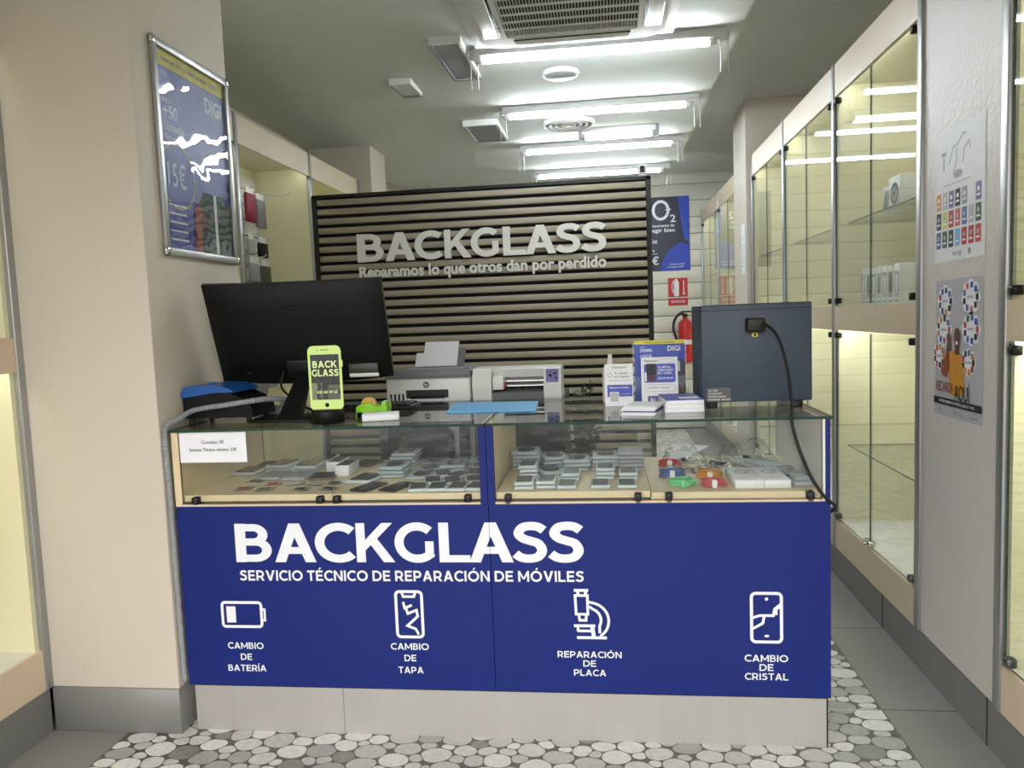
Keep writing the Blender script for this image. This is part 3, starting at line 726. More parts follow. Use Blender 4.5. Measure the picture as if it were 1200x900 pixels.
# ================================================================== poster frame on the pillar
t = thing('snap_frame', 'aluminium snap frame holding a blue poster on the cream pillar side', 'poster frame', (-.02,.315,1.885))
FX = -.024
def fr(mb, y0, y1, z0, z1): mb.rbox(FX+.0005,FX+.016,y0,y1,z0,z1,'alu',.004,2)
for a in ((.075,.10,1.565,2.215),(.54,.566,1.565,2.215),(.095,.546,2.205,2.232),(.095,.546,1.545,1.572)):
    b = MB(t); fr(b,*a); b.build('rail', t)
for y in (.068,.542):
    for z in (2.203,1.543):
        b = MB(t); b.rbox(FX+.0005,FX+.019,y,y+.030,z,z+.032,'chrome',.010,3); b.build('corner', t)
P = Plane((FX+.003,.10,1.57),(0,1,0),(0,0,1),.0006)   # 0.44 wide, 0.635 tall
b = MB(t)
P.rect(b,0,.44,0,.635,'posterblue'); P.rect(b,0,.44,.585,.635,'yellow',2); P.text(b,'Internet fibra y móvil al mejor precio',.22,.603,.016,'posternavy',.36,'c',.01,3)
P.text(b,'DIGI',.30,.505,.05,'white_print',.12,bold=.03,lay=2)
for st,z,c,wd in (('HASTA',.475,.012,.05),('+50',.425,.040,.085),('Llamadas',.385,.026,.12),('ilimitadas',.35,.022,.11),('15€',.205,.075,.11)): P.text(b,st,.03,z,c,'white_print',wd,bold=.01,lay=2)
P.stroke(b,[(a,c) for a,c in arc(.09,.24,.105,0,360,40)],.004,'yellow',2,True)
for k in range(5): P.rect(b,.025,.13,.03+k*.028,.036+k*.028,'white_print',2)
P.poly(b,[(.20,0),(.44,0),(.44,.17),(.40,.215),(.25,.215),(.215,.17)],'jacket',2)
for k in range(4): P.poly(b,[(.208,.03+k*.045),(.44,.035+k*.045),(.44,.045+k*.045),(.208,.042+k*.045)],'jacket2',3)
P.rect(b,.315,.335,0,.215,'white_print',4); P.poly(b,[(.17,0),(.225,0),(.215,.11),(.24,.15),(.215,.175),(.18,.15)],'rust',5); P.poly(b,[(.22,.08),(.27,.09),(.27,.14),(.23,.15)],'skin',6)
b.build('poster', t)
b = MB(t); b.box(FX+.010,FX+.0115,.10,.54,1.57,2.21,'cover'); b.build('cover', t)

# ================================================================== posters on the pier
t = thing('gift_card_poster', 'upper white poster with rows of coloured gift cards on the pier', 'poster', (2.445,.255,1.63))
P = Plane((2.4455,.42,1.425),(0,-1,0),(0,0,1),.0005)   # .335 wide, .41 tall
b = MB(t); P.poly(b,[(0,0),(.335,.004),(.330,.413),(.018,.402)],'gloss_white',1); b.build('sheet', t)
b = MB(t)
P.text(b,'T',.045,.285,.055,'mid_grey',.035,bold=.02,lay=2)
for pts in ([(.10,.30),(.125,.345),(.165,.355),(.19,.375),(.21,.372)],[(.13,.27),(.15,.30),(.148,.34)],[(.19,.29),(.20,.33),(.23,.345),(.24,.32)]): P.stroke(b,pts,.008,'posgrey',2)
P.disc(b,.16,.262,.03,'mid_grey',2,.012); P.rect(b,.06,.24,.235,.239,'posgrey',2)
cols = ['orange','posgrey','lilac','dark','mid_grey','gloss_white','lilac','black','yellow','red','pinkp','bluep','posgrey','leaf','bluep','leaf','black','skyblue','red','red','signred']
for k, c in enumerate(cols):
    i, j = k % 7, k//7; a = .012+i*.044; z = .165-j*.060
    P.rect(b,a,a+.034,z+.0,z+.052,c,2,.003); P.rect(b,a+.006,a+.028,z+.012,z+.018,'white_print',3); P.rect(b,a+.010,a+.024,z+.026,z+.038,'posgrey' if j else 'white_print',3)
P.text(b,'dtodigi',.13,.018,.014,'mid_grey',.06,bold=.01,lay=2); P.disc(b,.24,.025,.010,'mid_grey',2); b.build('print', t)
t = thing('top_up_poster', 'lower grey poster with a man raising his fist, on the pier', 'poster', (2.445,.25,1.15))
P = Plane((2.4455,.412,.938),(0,-1,0),(0,0,1),.0005)   # .325 wide, .435 tall
b = MB(t); P.poly(b,[(0,0),(.325,.0),(.322,.436),(.006,.43)],'posgrey',1); b.build('sheet', t)
b = MB(t); rnd = random.Random(3); ic = ['black','red','bluep','dark','orange','leaf','pinkp','royal']
for (cx, cy, r) in ((.075,.365,.050),(.245,.375,.052),(.065,.275,.050),(.250,.280,.050),(.035,.190,.042),(.235,.180,.042)):
    for k in range(8): P.disc(b,cx+r*.75*math.cos(k*PI/4),cy+r*.62*math.sin(k*PI/4),r*.42,'white_print',2,None,12)
    P.disc(b,cx,cy,r*.85,'white_print',3)
    for k in range(9):
        a = k*2*PI/9; x, y = cx+r*.78*math.cos(a), cy+r*.70*math.sin(a); P.rect(b,x-.008,x+.008,y-.009,y+.009,rnd.choice(ic),4,.002)
    P.rect(b,cx-.020,cx+.020,cy-.004,cy+.004,'posgrey',4)
P.poly(b,[(.075,.155),(.11,.205),(.15,.215),(.185,.205),(.205,.16),(.215,.075),(.115,.072),(.11,.13)],'orange',5)
P.poly(b,[(.052,.15),(.09,.205),(.11,.205),(.115,.16),(.095,.125),(.06,.13)],'rust',6); P.poly(b,[(.088,.20),(.098,.245),(.118,.25),(.122,.215)],'skin',6); P.disc(b,.108,.248,.014,'skin',7,.018)
P.poly(b,[(.148,.20),(.178,.20),(.178,.23),(.148,.23)],'skin',6); P.disc(b,.163,.252,.021,'skin',7,.031); P.disc(b,.163,.236,.008,'white_print',8,.006)
P.text(b,'RECARGA',.018,.078,.032,'rust',.125,bold=.01,lay=8); P.text(b,'AQUÍ',.150,.060,.045,'black',.10,bold=.012,lay=8)
P.rect(b,.0,.325,.036,.058,'black',6); P.text(b,'ENTRETENIMIENTO, MÚSICA, JUEGOS Y MÁS',.162,.043,.008,'white_print',.24,'c',.01,7)
P.text(b,'dtodigi',.14,.012,.014,'mid_grey',.06,bold=.01,lay=2); P.disc(b,.045,.018,.008,'mid_grey',2); P.rect(b,.245,.30,.012,.018,'mid_grey',2); b.build('print', t)
t = thing('paper_notice', 'narrow white paper strip taped to the rear right pillar', 'notice', (2.40,3.66,1.75))
P = Plane((2.4045,3.74,1.57),(0,-1,0),(0,0,1),.0006); b = MB(t); P.rect(b,0,.13,0,.36,'paper',thick=.0008); P.text(b,'horario',.03,.25,.02,'bluep',.07,lay=3)
for k in range(7): P.rect(b,.03,.10,.05+k*.025,.056+k*.025,'mid_grey',3)
b.build('sheet', t)

# ================================================================== back wall
t = thing('phone_poster', 'dark blue phone company poster on the white back wall', 'poster', (2.0,6.39,2.16))
P = XZ(6.398); b = MB(t); P.rect(b,1.72,2.312,1.757,2.557,'posternavy',thick=.004); b.build('sheet', t)
P = XZ(6.3938); b = MB(t)
P.poly(b,[(1.98,1.76),(2.31,1.76),(2.31,2.03),(2.20,2.06),(2.10,1.99),(2.03,1.90)],'royal',1); P.poly(b,[(2.19,2.555),(2.31,2.555),(2.31,2.05),(2.25,2.10),(2.22,2.3)],'royal',1)
P.stroke(b,arc(2.005,2.415,.080,0,360,32,.095),.030,'white_print',2,True); P.text(b,'2',2.105,2.285,.075,'white_print',.06,bold=.012,lay=2)
for st,x,z,c,wd in (('Es momento de',1.86,2.235,.03,.29),('elegir bien',1.86,2.18,.04,.295),('0€/mes',1.86,2.06,.05,.10),('5€',1.845,1.83,.08,.13),('fibra',1.86,1.97,.03,.07)): P.text(b,st,x,z,c,'white_print',wd,bold=.012,lay=2)
P.rect(b,1.85,1.965,1.945,1.95,'white_print',2); P.text(b,'Consulta en tienda',2.09,1.82,.018,'white_print',.16,bold=.01,lay=2); P.text(b,'tu mejor tarifa',2.07,1.79,.018,'white_print',.17,bold=.01,lay=2); b.build('print', t)
t = thing('extinguisher_sign', 'red fire extinguisher sign on the back wall under the blue poster', 'sign', (2.175,6.39,1.52))
P = XZ(6.399); b = MB(t); P.rect(b,2.07,2.28,1.375,1.675,'signred',thick=.004); b.build('plate', t)
P = XZ(6.3948); b = MB(t); P.rect(b,2.07,2.28,1.458,1.466,'white_print',1); P.text(b,'EXTINTOR',2.175,1.405,.025,'white_print',.15,'c',.012)
P.poly(b,rrect(2.13,2.185,1.475,1.645,.02),'white_print',1); P.rect(b,2.145,2.17,1.645,1.665,'white_print',1); P.stroke(b,arc(2.15,1.58,.04,110,250,10,.08),.007,'white_print',1)
P.rect(b,2.232,2.242,1.51,1.645,'white_print',1); P.poly(b,[(2.222,1.515),(2.252,1.515),(2.237,1.485)],'white_print',1); b.build('pictogram', t)
t = thing('fire_extinguisher', 'red fire extinguisher hanging on the back wall below its sign', 'fire extinguisher', (2.235,6.30,.75))
c0 = (2.235,6.30,.75)
b = MB(t); b.lathe([(0,0),(.05,.0),(.072,.012),(.075,.03),(.075,.40),(.066,.44),(.035,.47),(.024,.475),(.024,.50)],'red',c0); bd = b.build('cylinder', t)
b = MB(t); b.lathe([(.0755,.20),(.0755,.25)],'white_print',c0); P = XZ(6.2235); b.build('instruction_label', bd)
b = MB(t); b.lathe([(0,.50),(.028,.50),(.028,.53),(0,.535)],'dark',c0); b.rbox(2.19,2.235,6.26,6.285,1.268,1.285,'black',.004,1); b.rbox(2.19,2.30,6.26,6.285,1.295,1.312,'black',.004,1); b.build('valve', t)
b = MB(t); b.tube([(2.235,6.27,1.265),(2.18,6.25,1.285),(2.12,6.24,1.22),(2.105,6.24,1.12),(2.14,6.23,1.0),(2.17,6.22,.9)],.014,'rubber'); b.build('hose', t)
b = MB(t); b.box(2.21,2.26,6.37,6.40,1.0,1.2,'dark_alu'); b.build('bracket', t)

# ================================================================== on the counter
# desktop screen seen from behind
t = thing('computer_monitor', 'large black computer screen seen from behind on the left of the counter', 'monitor', (.352,.16,H))
Mm = Matrix.Translation((.327,.285,1.281)) @ Matrix.Rotation(.085,4,'Z') @ Matrix.Rotation(-.383,4,'X').inverted()
b = MB(t)
nx, nz = 16, 10; W2, H2 = .305, .181
def backz(a, c):   # bulge of the housing towards the street (local -y)
    e = max(0, 1-abs(a)**6)*max(0, 1-abs(c)**6); return -.006-.030*e
vs = []; 
for j in range(nz+1):
    for i in range(nx+1):
        a = -1+2*i/nx; c = -1+2*j/nz
        vs.append(Mm @ Vector((a*W2, backz(a, c)+.012*(a*a), c*H2-(.012*(1-a*a) if j == 0 else 0))))
b.add(vs, [(j*(nx+1)+i, j*(nx+1)+i+1, (j+1)*(nx+1)+i+1, (j+1)*(nx+1)+i) for j in range(nz) for i in range(nx)], 'dark', True)
fr_ = []
for j in range(nz+1):
    for i in range(nx+1):
        a = -1+2*i/nx; c = -1+2*j/nz; fr_.append(Mm @ Vector((a*W2, .012+.012*a*a, c*H2-(.012*(1-a*a) if j == 0 else 0))))
b.add(fr_, [(j*(nx+1)+i, (j+1)*(nx+1)+i, (j+1)*(nx+1)+i+1, j*(nx+1)+i+1) for j in range(nz) for i in range(nx)], 'screen', True)
rim = [(0, i) for i in range(nx)]+[(j, nx) for j in range(nz)]+[(nz, i) for i in range(nx, 0, -1)]+[(j, 0) for j in range(nz, 0, -1)]
ix = [j*(nx+1)+i for j, i in rim]; k = len(ix)
b.add([vs[q] for q in ix]+[fr_[q] for q in ix], [(q, (q+1) % k, k+(q+1) % k, k+q) for q in range(k)], 'black')
hs = b.build('housing', t, 'keep')
b = MB(t); b.rbox(-.052,.066,-.046,-.028,-.150,-.085,'black',.006,2,Mm); b.build('connector_panel', hs)
b = MB(t); b.rbox(-.035,.020,-.0415,-.033,.105,.110,'black',.002,1,Mm); b.rbox(-.20,-.18,-.036,-.030,-.135,-.130,'black',.002,1,Mm)
b.build('slot', hs)
b = MB(t); b.rbox(.160,.262,-.0335,-.024,-.162,-.112,'dark_alu',.002,1,Mm); b.rbox(.160,.262,-.0345,-.026,-.162,-.148,'paper',.001,1,Mm); lb = b.build('sticker', hs); lb['label'] = 'grey and white rating sticker'
b = MB(t); b.prism([(.320,.27,1.145),(.362,.27,1.145),(.386,.100,H+.012),(.310,.100,H+.012)],(0,.030,0),'dark'); b.build('neck', t)
b = MB(t); b.rbox(.21,.425,.095,.26,H+.001,H+.012,'dark',.004,2); b.build('foot', t)
b = MB(t); b.tube([(.288,.225,1.150),(.270,.240,1.10),(.272,.30,1.06),(.276,.38,1.03),(.272,.46,1.0)],.004,'rubber'); b.build('cable', t)
b = MB(t); b.tube([(.386,.225,1.150),(.40,.25,1.10),(.372,.31,1.055),(.36,.40,1.026),(.38,.51,1.002)],.0055,'rubber'); b.build('cable', t)

# edge-lit phone sign
t = thing('phone_sign', 'small glowing green phone-shaped sign on a black base before the screen', 'illuminated sign', (.486,.09,H))
b = MB(t); b.lathe([(0,.0),(.052,0),(.052,.040),(.049,.043),(0,.043)],'dark',(.486,.09,H+.0005)); b.build('base', t)
P = XZ(.087,.0004)
b = MB(t); b.prism([(a,.088,z) for a,z in rrect(.431,.541,1.032,1.238,.018)],(0,.005,0),'acrylic'); b.build('panel', t)
b = MB(t); o = rrect(.431,.541,1.032,1.238,.018); i_ = rrect(.439,.533,1.066,1.210,.0005)
for q in range(len(o)):
    r = (q+1) % len(o); P.poly(b,[o[q],o[r],i_[r],i_[q]],'glow',1)
b.build('phone_outline', t)
b = MB(t); cap_text(P,b,'BACK',.486,1.168,.022,'glow_text',.080,'c',.21); cap_text(P,b,'GLASS',.486,1.141,.022,'glow_text',.088,'c',.21); P.text(b,'632 60 04 65',.490,1.086,.009,'glow_text',.068,'c',.02,2); b.build('lettering', t)
b = MB(t); P.disc(b,.487,1.049,.007,'dark',3); P.rect(b,.474,.500,1.2235,1.2255,'dark',3); P.disc(b,.464,1.2245,.0018,'dark',3); b.build('button', t)
b = MB(t); b.box(.541,.5425,.087,.093,1.17,1.19,'glow'); b.build('side_key', t)

# lime tape dispenser, white charger box
t = thing('tape_dispenser', 'lime green tape dispenser on the counter right of the phone sign', 'tape dispenser', (.592,.215,H))
pr = [(.545,H+.001),(.645,H+.001),(.650,H+.030),(.648,H+.052),(.634,H+.052),(.632,H+.036),(.612,H+.036),(.592,H+.047),(.558,H+.043),(.546,H+.036)]
b = MB(t); b.prism([(x,.19,z) for x,z in pr],(0,.022,0),'green'); b.prism([(x,.228,z) for x,z in pr],(0,.022,0),'green'); b.box(.548,.645,.19,.25,H+.001,H+.018,'green'); b.build('body', t)
b = MB(t); b.cyl((.582,.2125,H+.040),(.582,.2275,H+.040),.026,'tape',24); b.build('tape_roll', t)
b = MB(t); b.prism([(.634,.192,H+.052),(.650,.192,H+.052),(.650,.192,H+.058)],(0,.056,0),'alu'); b.build('cutter', t)
t = thing('small_box', 'small white box lying in front of the green tape dispenser', 'box', (.650,.122,H), rot=(0,0,.22))
b = MB(); b.rbox(-.058,.058,-.028,.028,.001,.021,'gloss_white',.002,1); b.build('box', t)
b = MB(); b.rbox(-.058,.058,-.0285,.0285,.0215,.0245,'gloss_white',.001,1); b.build('lid', t)

# blue-topped machine and its sleeve of cables
t = thing('label_machine', 'black rounded machine with blue lid beside the pillar on the counter', 'desk machine', (.09,.19,H))
prof = [(-.014,.022),(-.014,.062),(.19,.055),(.222,.035),(.225,.022)]
side = [(-.015,.020),(-.015,.088),(-.005,.100),(.10,.106),(.150,.100),(.195,.080),(.222,.052),(.226,.020)]
b = MB(t); b.prism([(x,.11,H+z) for x,z in side],(0,.17,0),'dark'); b.build('body', t)
lid = [(-.017,.089),(-.016,.108),(-.004,.124),(.06,.129),(.120,.126),(.155,.114),(.168,.103),(.10,.104),(.04,.096)]
b = MB(t); b.prism([(x,.104,H+z) for x,z in lid],(0,.182,0),'lidblue'); b.build('lid', t)
b = MB(t); b.lathe([(0,0),(.012,0),(.010,.006),(0,.008)],'lidblue',(.055,.18,H+.128)); b.build('knob', t)
for x in (.0,.2):
    for y in (.13,.26):
        b = MB(t); b.cyl((x,y,H+.0005),(x,y,H+.021),.009,'rubber',12); b.build('foot', t)
t = thing('cable_sleeve', 'grey spiral sleeve of cables across the machine and down beside the pillar', 'cable', (.1,.09,H))
b = MB(t); b.tube([(-.013,-.004,.17),(-.013,-.006,.5),(-.013,-.008,.80),(-.013,-.012,.95),(-.010,.0,1.005),(.004,.045,1.018),(.03,.075,1.040),(.08,.088,1.050),(.14,.092,1.056),(.22,.10,1.066),(.262,.17,1.066),(.285,.26,1.05),(.295,.34,1.02),(.292,.395,1.003)],.0085,'mid_grey',10,True,16,.14); b.build('sleeve', t)
b = MB(t); b.tube([(.285,.28,1.045),(.305,.29,1.035),(.325,.32,1.015),(.34,.355,.998)],.004,'rubber'); b.build('loose_wire', t)
t = thing('handheld_gadget', 'small grey handheld device lying among the cables behind the screen foot', 'device', (.20,.34,H))
b = MB(t); b.rbox(.135,.235,.31,.37,H+.001,H+.032,'grey_pl',.014,3); b.build('body', t)
b = MB(t); b.rbox(.222,.262,.318,.362,H+.006,H+.050,'grey_pl',.012,3); b.build('head', t)
t = thing('keyboard', 'black keyboard lying behind the screen, its end beside the white printer', 'keyboard', (.50,.44,H), rot=(0,0,-.05))
b = MB(); b.rbox(-.19,.19,-.062,.062,.001,.018,'dark',.006,2); b.build('case', t)
b = MB()
for r in range(5):
    for q in range(15): b.rbox(-.182+q*.0243,-.182+q*.0243+.020,-.054+r*.022,-.054+r*.022+.018,.018,.024,'black',.002,1)
b.build('keys', t)

# printer stand behind the counter
t = thing('printer_stand', 'dark stand behind the counter carrying the printer and the plotter', 'stand', (.84,.92,0))
b = MB(t); b.box(.475,1.205,.665,1.16,.955,.982,'dark'); b.build('top', t)
for x in (.475,1.185):
    b = MB(t); b.box(x,x+.02,.67,1.16,.0,.955,'dark'); b.build('side', t)
b = MB(t); b.box(.875,1.185,1.145,1.16,.1,.955,'dark'); b.build('back', t)
for z in (.30,.66):
    b = MB(t); b.box(.495,1.185,.67,1.145,z-.02,z,'dark'); b.build('shelf', t)
b = MB(t); b.box(.855,.875,.67,1.145,.66,.955,'dark'); b.build('divider', t)
t = thing('paper_box', 'bright white box on the dark stand, seen through the left counter case', 'box', (.79,.85,.66))
b = MB(t); b.rbox(.735,.850,.772,.94,.661,.945,'gloss_white',.004,1); b.build('carton', t)
t = thing('black_bag', 'black padded bag on the stand, in front of the bright white box', 'bag', (.65,.76,.66))
b = MB(t); b.rbox(.54,.762,.69,.768,.661,.875,'black',.03,4); b.build('body', t)
b = MB(t); b.rbox(.785,.822,.70,.768,.661,.895,'dark',.016,3); b.build('pocket', t)
b = MB(t); b.tube([(.60,.74,.872),(.61,.74,.91),(.66,.74,.92),(.69,.74,.91),(.70,.74,.872)],.008,'black'); b.build('handle', t)

# inkjet printer
t = thing('inkjet_printer', 'white and dark grey inkjet printer with paper in its rear tray', 'printer', (.675,.86,.982))
z0 = .984
b = MB(t); b.rbox(.505,.842,.69,1.02,z0,z0+.095,'white',.008,3); bd = b.build('body', t)
b = MB(t); b.prism([(.503,.688,z0+.095),(.845,.688,z0+.095),(.838,.72,z0+.128),(.512,.72,z0+.128)],(0,.0,.001),'grey_pl'); b.rbox(.506,.842,.70,1.02,z0+.0955,z0+.125,'grey_pl',.012,3); b.build('scanner_lid', t)
b = MB(t); b.box(.585,.755,.6885,.70,z0+.018,z0+.050,'black'); b.rbox(.60,.74,.683,.70,z0+.016,z0+.026,'dark',.002,1); b.build('output_slot', bd)
for k in range(4):
    b = MB(t); b.rbox(.519+k*.0165,.527+k*.0165,.6875,.70,z0+.010,z0+.036,'black',.001,1); b.build('ink_window', bd)
P = XZ(.6895); b = MB(t); P.disc(b,.667,z0+.070,.0125,'dark_alu',1); P.text(b,'hp',.667,z0+.066,.0125,'white',.014,'c',.01,2); b.build('logo', bd)
b = MB(t); b.prism([(.60,.93,z0+.12),(.775,.93,z0+.12),(.775,1.0,z0+.20),(.60,1.0,z0+.20)],(0,.008,0),'grey_pl'); b.build('paper_tray', t)
t = thing('paper_stack', 'white sheets standing in the rear tray of the inkjet printer', 'paper', (.67,.95,1.11))
b = MB(t); b.prism([(.568,.921,z0+.127),(.748,.921,z0+.127),(.748,1.0,z0+.228),(.600,1.0,z0+.228),(.600,.965,z0+.183),(.568,.965,z0+.183)],(0,-.004,.002),'paper'); b.build('sheets', t)

# cutting plotter
t = thing('cutting_plotter', 'white cutting plotter with lilac control panel right of the inkjet printer', 'plotter', (1.02,.78,.982))
def prof_y(x0,x1,p,m,mb): mb.prism([(x0,y,z0+z) for y,z in p],(x1-x0,0,0),m)
body = [(.70,.0),(.69,.06),(.715,.118),(.73,.124),(.88,.124),(.89,.11),(.89,0)]
b = MB(t); prof_y(.850,.925,body,'white',b); b.build('end_housing', t)
b = MB(t); prof_y(1.130,1.198,body,'white',b); eh = b.build('end_housing', t)
b = MB(t); prof_y(.925,1.130,[(.76,.085),(.745,.118),(.76,.124),(.88,.124),(.89,.11),(.89,0),(.80,0),(.80,.085)],'white',b); b.build('hood', t)
b = MB(t); prof_y(.925,1.130,[(.70,.0),(.692,.030),(.76,.034),(.76,0)],'grey_pl',b); b.build('bed', t)
b = MB(t); b.cyl((.92,.755,z0+.070),(1.135,.755,z0+.070),.007,'chrome'); b.cyl((.92,.745,z0+.052),(1.135,.745,z0+.052),.006,'chrome'); b.build('guide_rail', t)
b = MB(t); b.cyl((.92,.765,z0+.036),(1.135,.765,z0+.036),.012,'dark'); 
for k in range(5): b.cyl((.98+k*.035,.765,z0+.036),(.992+k*.035,.765,z0+.036),.0145,'black')
b.build('roller', t)
b = MB(t); b.rbox(.928,.972,.705,.78,z0+.040,z0+.094,'white',.005,2); cg = b.build('carriage', t)
b = MB(t); b.rbox(.972,.980,.71,.74,z0+.045,z0+.068,'red',.002,1); b.build('blade_holder', cg)
b = MB(t); b.prism([(1.140,.7085,z0+.062-.0),(1.188,.7085-.0,z0+.062),(1.188,.7165,z0+.112),(1.140,.7165,z0+.112)],(0,-.020,.006),'lilac'); cp = b.build('control_panel', t)
b = MB(t)
for a, z in ((1.152,.092),(1.172,.098),(1.175,.080),(1.155,.088)): b.rbox(a,a+.008,.685,.695,z0+z,z0+z+.007,'dark',.001,1)
b.build('button', cp)

t = thing('blue_sheet', 'light blue plastic sheet lying on the counter glass before the plotter', 'sheet', (.98,.4,H))
b = MB(t); b.prism([(.835,.262,H+.0005),(1.137,.262,H+.0005),(1.122,.53,H+.0005),(.808,.54,H+.0005)],(0,0,.004),'skyblue'); b.build('sheet', t)

# potted plant behind the counter
t = thing('potted_plant', 'leafy green plant in a tall planter behind the counter, right of the plotter', 'plant', (1.275,1.0,0))
c0 = (1.275,1.0,0)
b = MB(t); b.lathe([(0,.002),(.050,.002),(.062,.50),(.066,.52),(.058,.52),(.055,.50),(0,.49)],'pot',c0); b.build('planter', t)
b = MB(t); rnd = random.Random(5); lf = MB(t)
for k in range(26):
    a = rnd.uniform(0,2*PI); r = rnd.uniform(.01,.04); hgt = rnd.uniform(.66,1.03)
    top = Vector((c0[0]+math.cos(a)*r*2,c0[1]+math.sin(a)*r*2,hgt)); b.tube([(c0[0]+math.cos(a)*r*.5,c0[1]+math.sin(a)*r*.5,.49),top],.002,'leaf',5,False)
    for q in range(34):
        s_ = rnd.uniform(.1,1); p = Vector((c0[0],c0[1],.49)).lerp(top,s_); d = Vector((rnd.gauss(0,1),rnd.gauss(0,1),rnd.uniform(.1,.9))).normalized(); l = rnd.uniform(.025,.05)
        
        if (p+d*l).x < 1.222: continue
        sd = d.cross(Vector((0,0,1))).normalized()*l*.42; lf.add([p,p+d*l*.5+sd,p+d*l,p+d*l*.5-sd],[(0,1,2,3)],'leaf')
b.build('stems', t); fo = lf.build('foliage', t); fo['kind'] = 'stuff'

# cards and leaflets
t = thing('spray_bottle', 'white bottle standing behind the white review card on the counter', 'bottle', (1.386,.448,H))
b = MB(t); b.lathe([(0,.001),(.026,.001),(.028,.006),(.028,.11),(.022,.128),(.012,.135)],'white',(1.386,.448,H)); b.build('body', t)
b = MB(t); b.lathe([(.011,.135),(.011,.152),(.008,.155),(.007,.172),(0,.172)],'white',(1.386,.448,H)); b.build('nozzle', t)
t = thing('review_card', 'upright white card with blue block, left of the blue brochure', 'card', (1.413,.345,H))
b = MB(t); b.prism([(1.366,.345,H+.0005),(1.461,.345,H+.0005),(1.461,.362,H+.142),(1.366,.362,H+.142)],(0,.003,0),'gloss_white'); b.prism([(1.366,.41,H+.0005),(1.461,.41,H+.0005),(1.461,.366,H+.138),(1.366,.366,H+.138)],(0,-.003,0),'gloss_white'); b.build('card', t)
P = Plane((1.366,.3445,H+.0005),(1,0,0),(0,.017,.1415),.0005); b = MB(t)
P.text(b,'Valóranos',.048,.128,.007,'dark_alu',.05,'c',.01); P.stroke(b,rrect(.012,.024,.098,.112,.004),.0015,'mid_grey',1,True); P.text(b,'Tu opinión',.032,.108,.007,'dark_alu',.045,bold=.01); P.text(b,'nos importa',.032,.097,.007,'dark_alu',.050,bold=.01)
P.rect(b,.012,.09,.085,.087,'posgrey'); P.rect(b,.008,.092,.032,.072,'royal'); P.text(b,'Déjanos tu reseña',.014,.060,.006,'white_print',.065,bold=.01,lay=2); P.rect(b,.016,.046,.014,.048,'paper',2); P.rect(b,.018,.044,.016,.046,'posgrey',3)
P.text(b,'☆' if False else '* * * * *',.052,.036,.006,'white_print',.034,lay=2); b.build('print', t)
t = thing('brochure', 'large blue brochure with a yellow top strip in a clear holder', 'brochure', (1.555,.40,H))
b = MB(t); b.prism([(1.470,.395,H+.004),(1.640,.395,H+.004),(1.640,.418,H+.216),(1.470,.418,H+.216)],(0,.006,0),'royal'); sh = b.build('leaflet', t)
P = Plane((1.470,.3945,H+.004),(1,0,0),(0,.023,.212),.0005); b = MB(t)
P.rect(b,0,.170,.200,.213,'yellow'); P.text(b,'Internet y móvil sin permanencia',.085,.203,.006,'posternavy',.10,'c',.01,2); P.text(b,'DIGI',.112,.176,.016,'white_print',.042,bold=.012); P.text(b,'FIBRA',.02,.188,.005,'white_print',.014); P.text(b,'300Mb',.018,.174,.011,'white_print',.042,bold=.012); P.text(b,'+50GB',.018,.154,.011,'white_print',.040,bold=.012)
P.poly(b,[(.135,0),(.17,0),(.17,.14),(.150,.15),(.138,.12)],'posternavy',1); P.rect(b,.144,.152,.105,.14,'white_print',2); P.rect(b,.144,.16,.03,.05,'rust',2); b.build('print', sh)
b = MB(t); b.box(1.463,1.647,.388,.391,H+.001,H+.095,'acrylic'); b.box(1.463,1.647,.388,.45,H+.001,H+.003,'acrylic'); b.prism([(1.463,.405,H+.001),(1.647,.405,H+.001),(1.647,.428,H+.21),(1.463,.428,H+.21)],(0,.003,0),'acrylic'); b.build('holder', t)
t = thing('flyer', 'white flyer with a phone picture standing before the large blue brochure', 'flyer', (1.55,.37,H))
b = MB(t); b.prism([(1.489,.358,H+.0005),(1.611,.358,H+.0005),(1.611,.378,H+.160),(1.489,.378,H+.160)],(0,.0015,0),'gloss_white'); b.build('sheet', t)
P = Plane((1.489,.3575,H+.0005),(1,0,0),(0,.020,.1595),.0005); b = MB(t)
P.text(b,'Reparación',.012,.145,.008,'dark_alu',.045,bold=.01); P.stroke(b,rrect(.062,.112,.142,.154,.006),.001,'mid_grey',1,True); P.poly(b,rrect(.010,.114,.075,.138,.006),'royal',1)
P.poly(b,rrect(.018,.050,.10,.139,.003),'black',2); P.poly(b,[(.016,.09),(.028,.10),(.040,.096),(.050,.105),(.048,.085),(.03,.078)],'skin',3); P.rect(b,.012,.018,.08,.11,'gloss_white',3)
for st,z,wd in (('TU MÓVIL',.123,.045),('COMO NUEVO',.113,.052),('EN 1 HORA',.103,.048),('632 60 04 65',.086,.050)): P.text(b,st,.055,z,.007,'white_print',wd,bold=.015,lay=2)
P.stroke(b,rrect(.012,.112,.045,.068,.004),.001,'mid_grey',1,True); P.text(b,'pantallas  baterías',.02,.055,.006,'dark_alu',.075); P.rect(b,.02,.122,.002,.030,'lilac',1); P.text(b,'BG',.03,.010,.012,'white_print',.016,bold=.01,lay=2); b.build('print', t)
t = thing('flyer_stack', 'low pile of white flyers on the glass before the standing flyer', 'flyers', (1.485,.16,H), rot=(0,0,-.25))
for k in range(6):
    b = MB(); a = .004*((k*7) % 3-1); b.box(-.052+a,.052+a,-.072,.072,.0005+k*.0045,.0045+k*.0045,'gloss_white' if k in (1,3,5) else 'lilac' if k == 2 else 'paper')
    b.build('flyer_sheet', t)
t = thing('leaflet_stack', 'taller pile of white-edged blue leaflets beside the blue-grey machine', 'leaflets', (1.605,.235,H), rot=(0,0,.06))
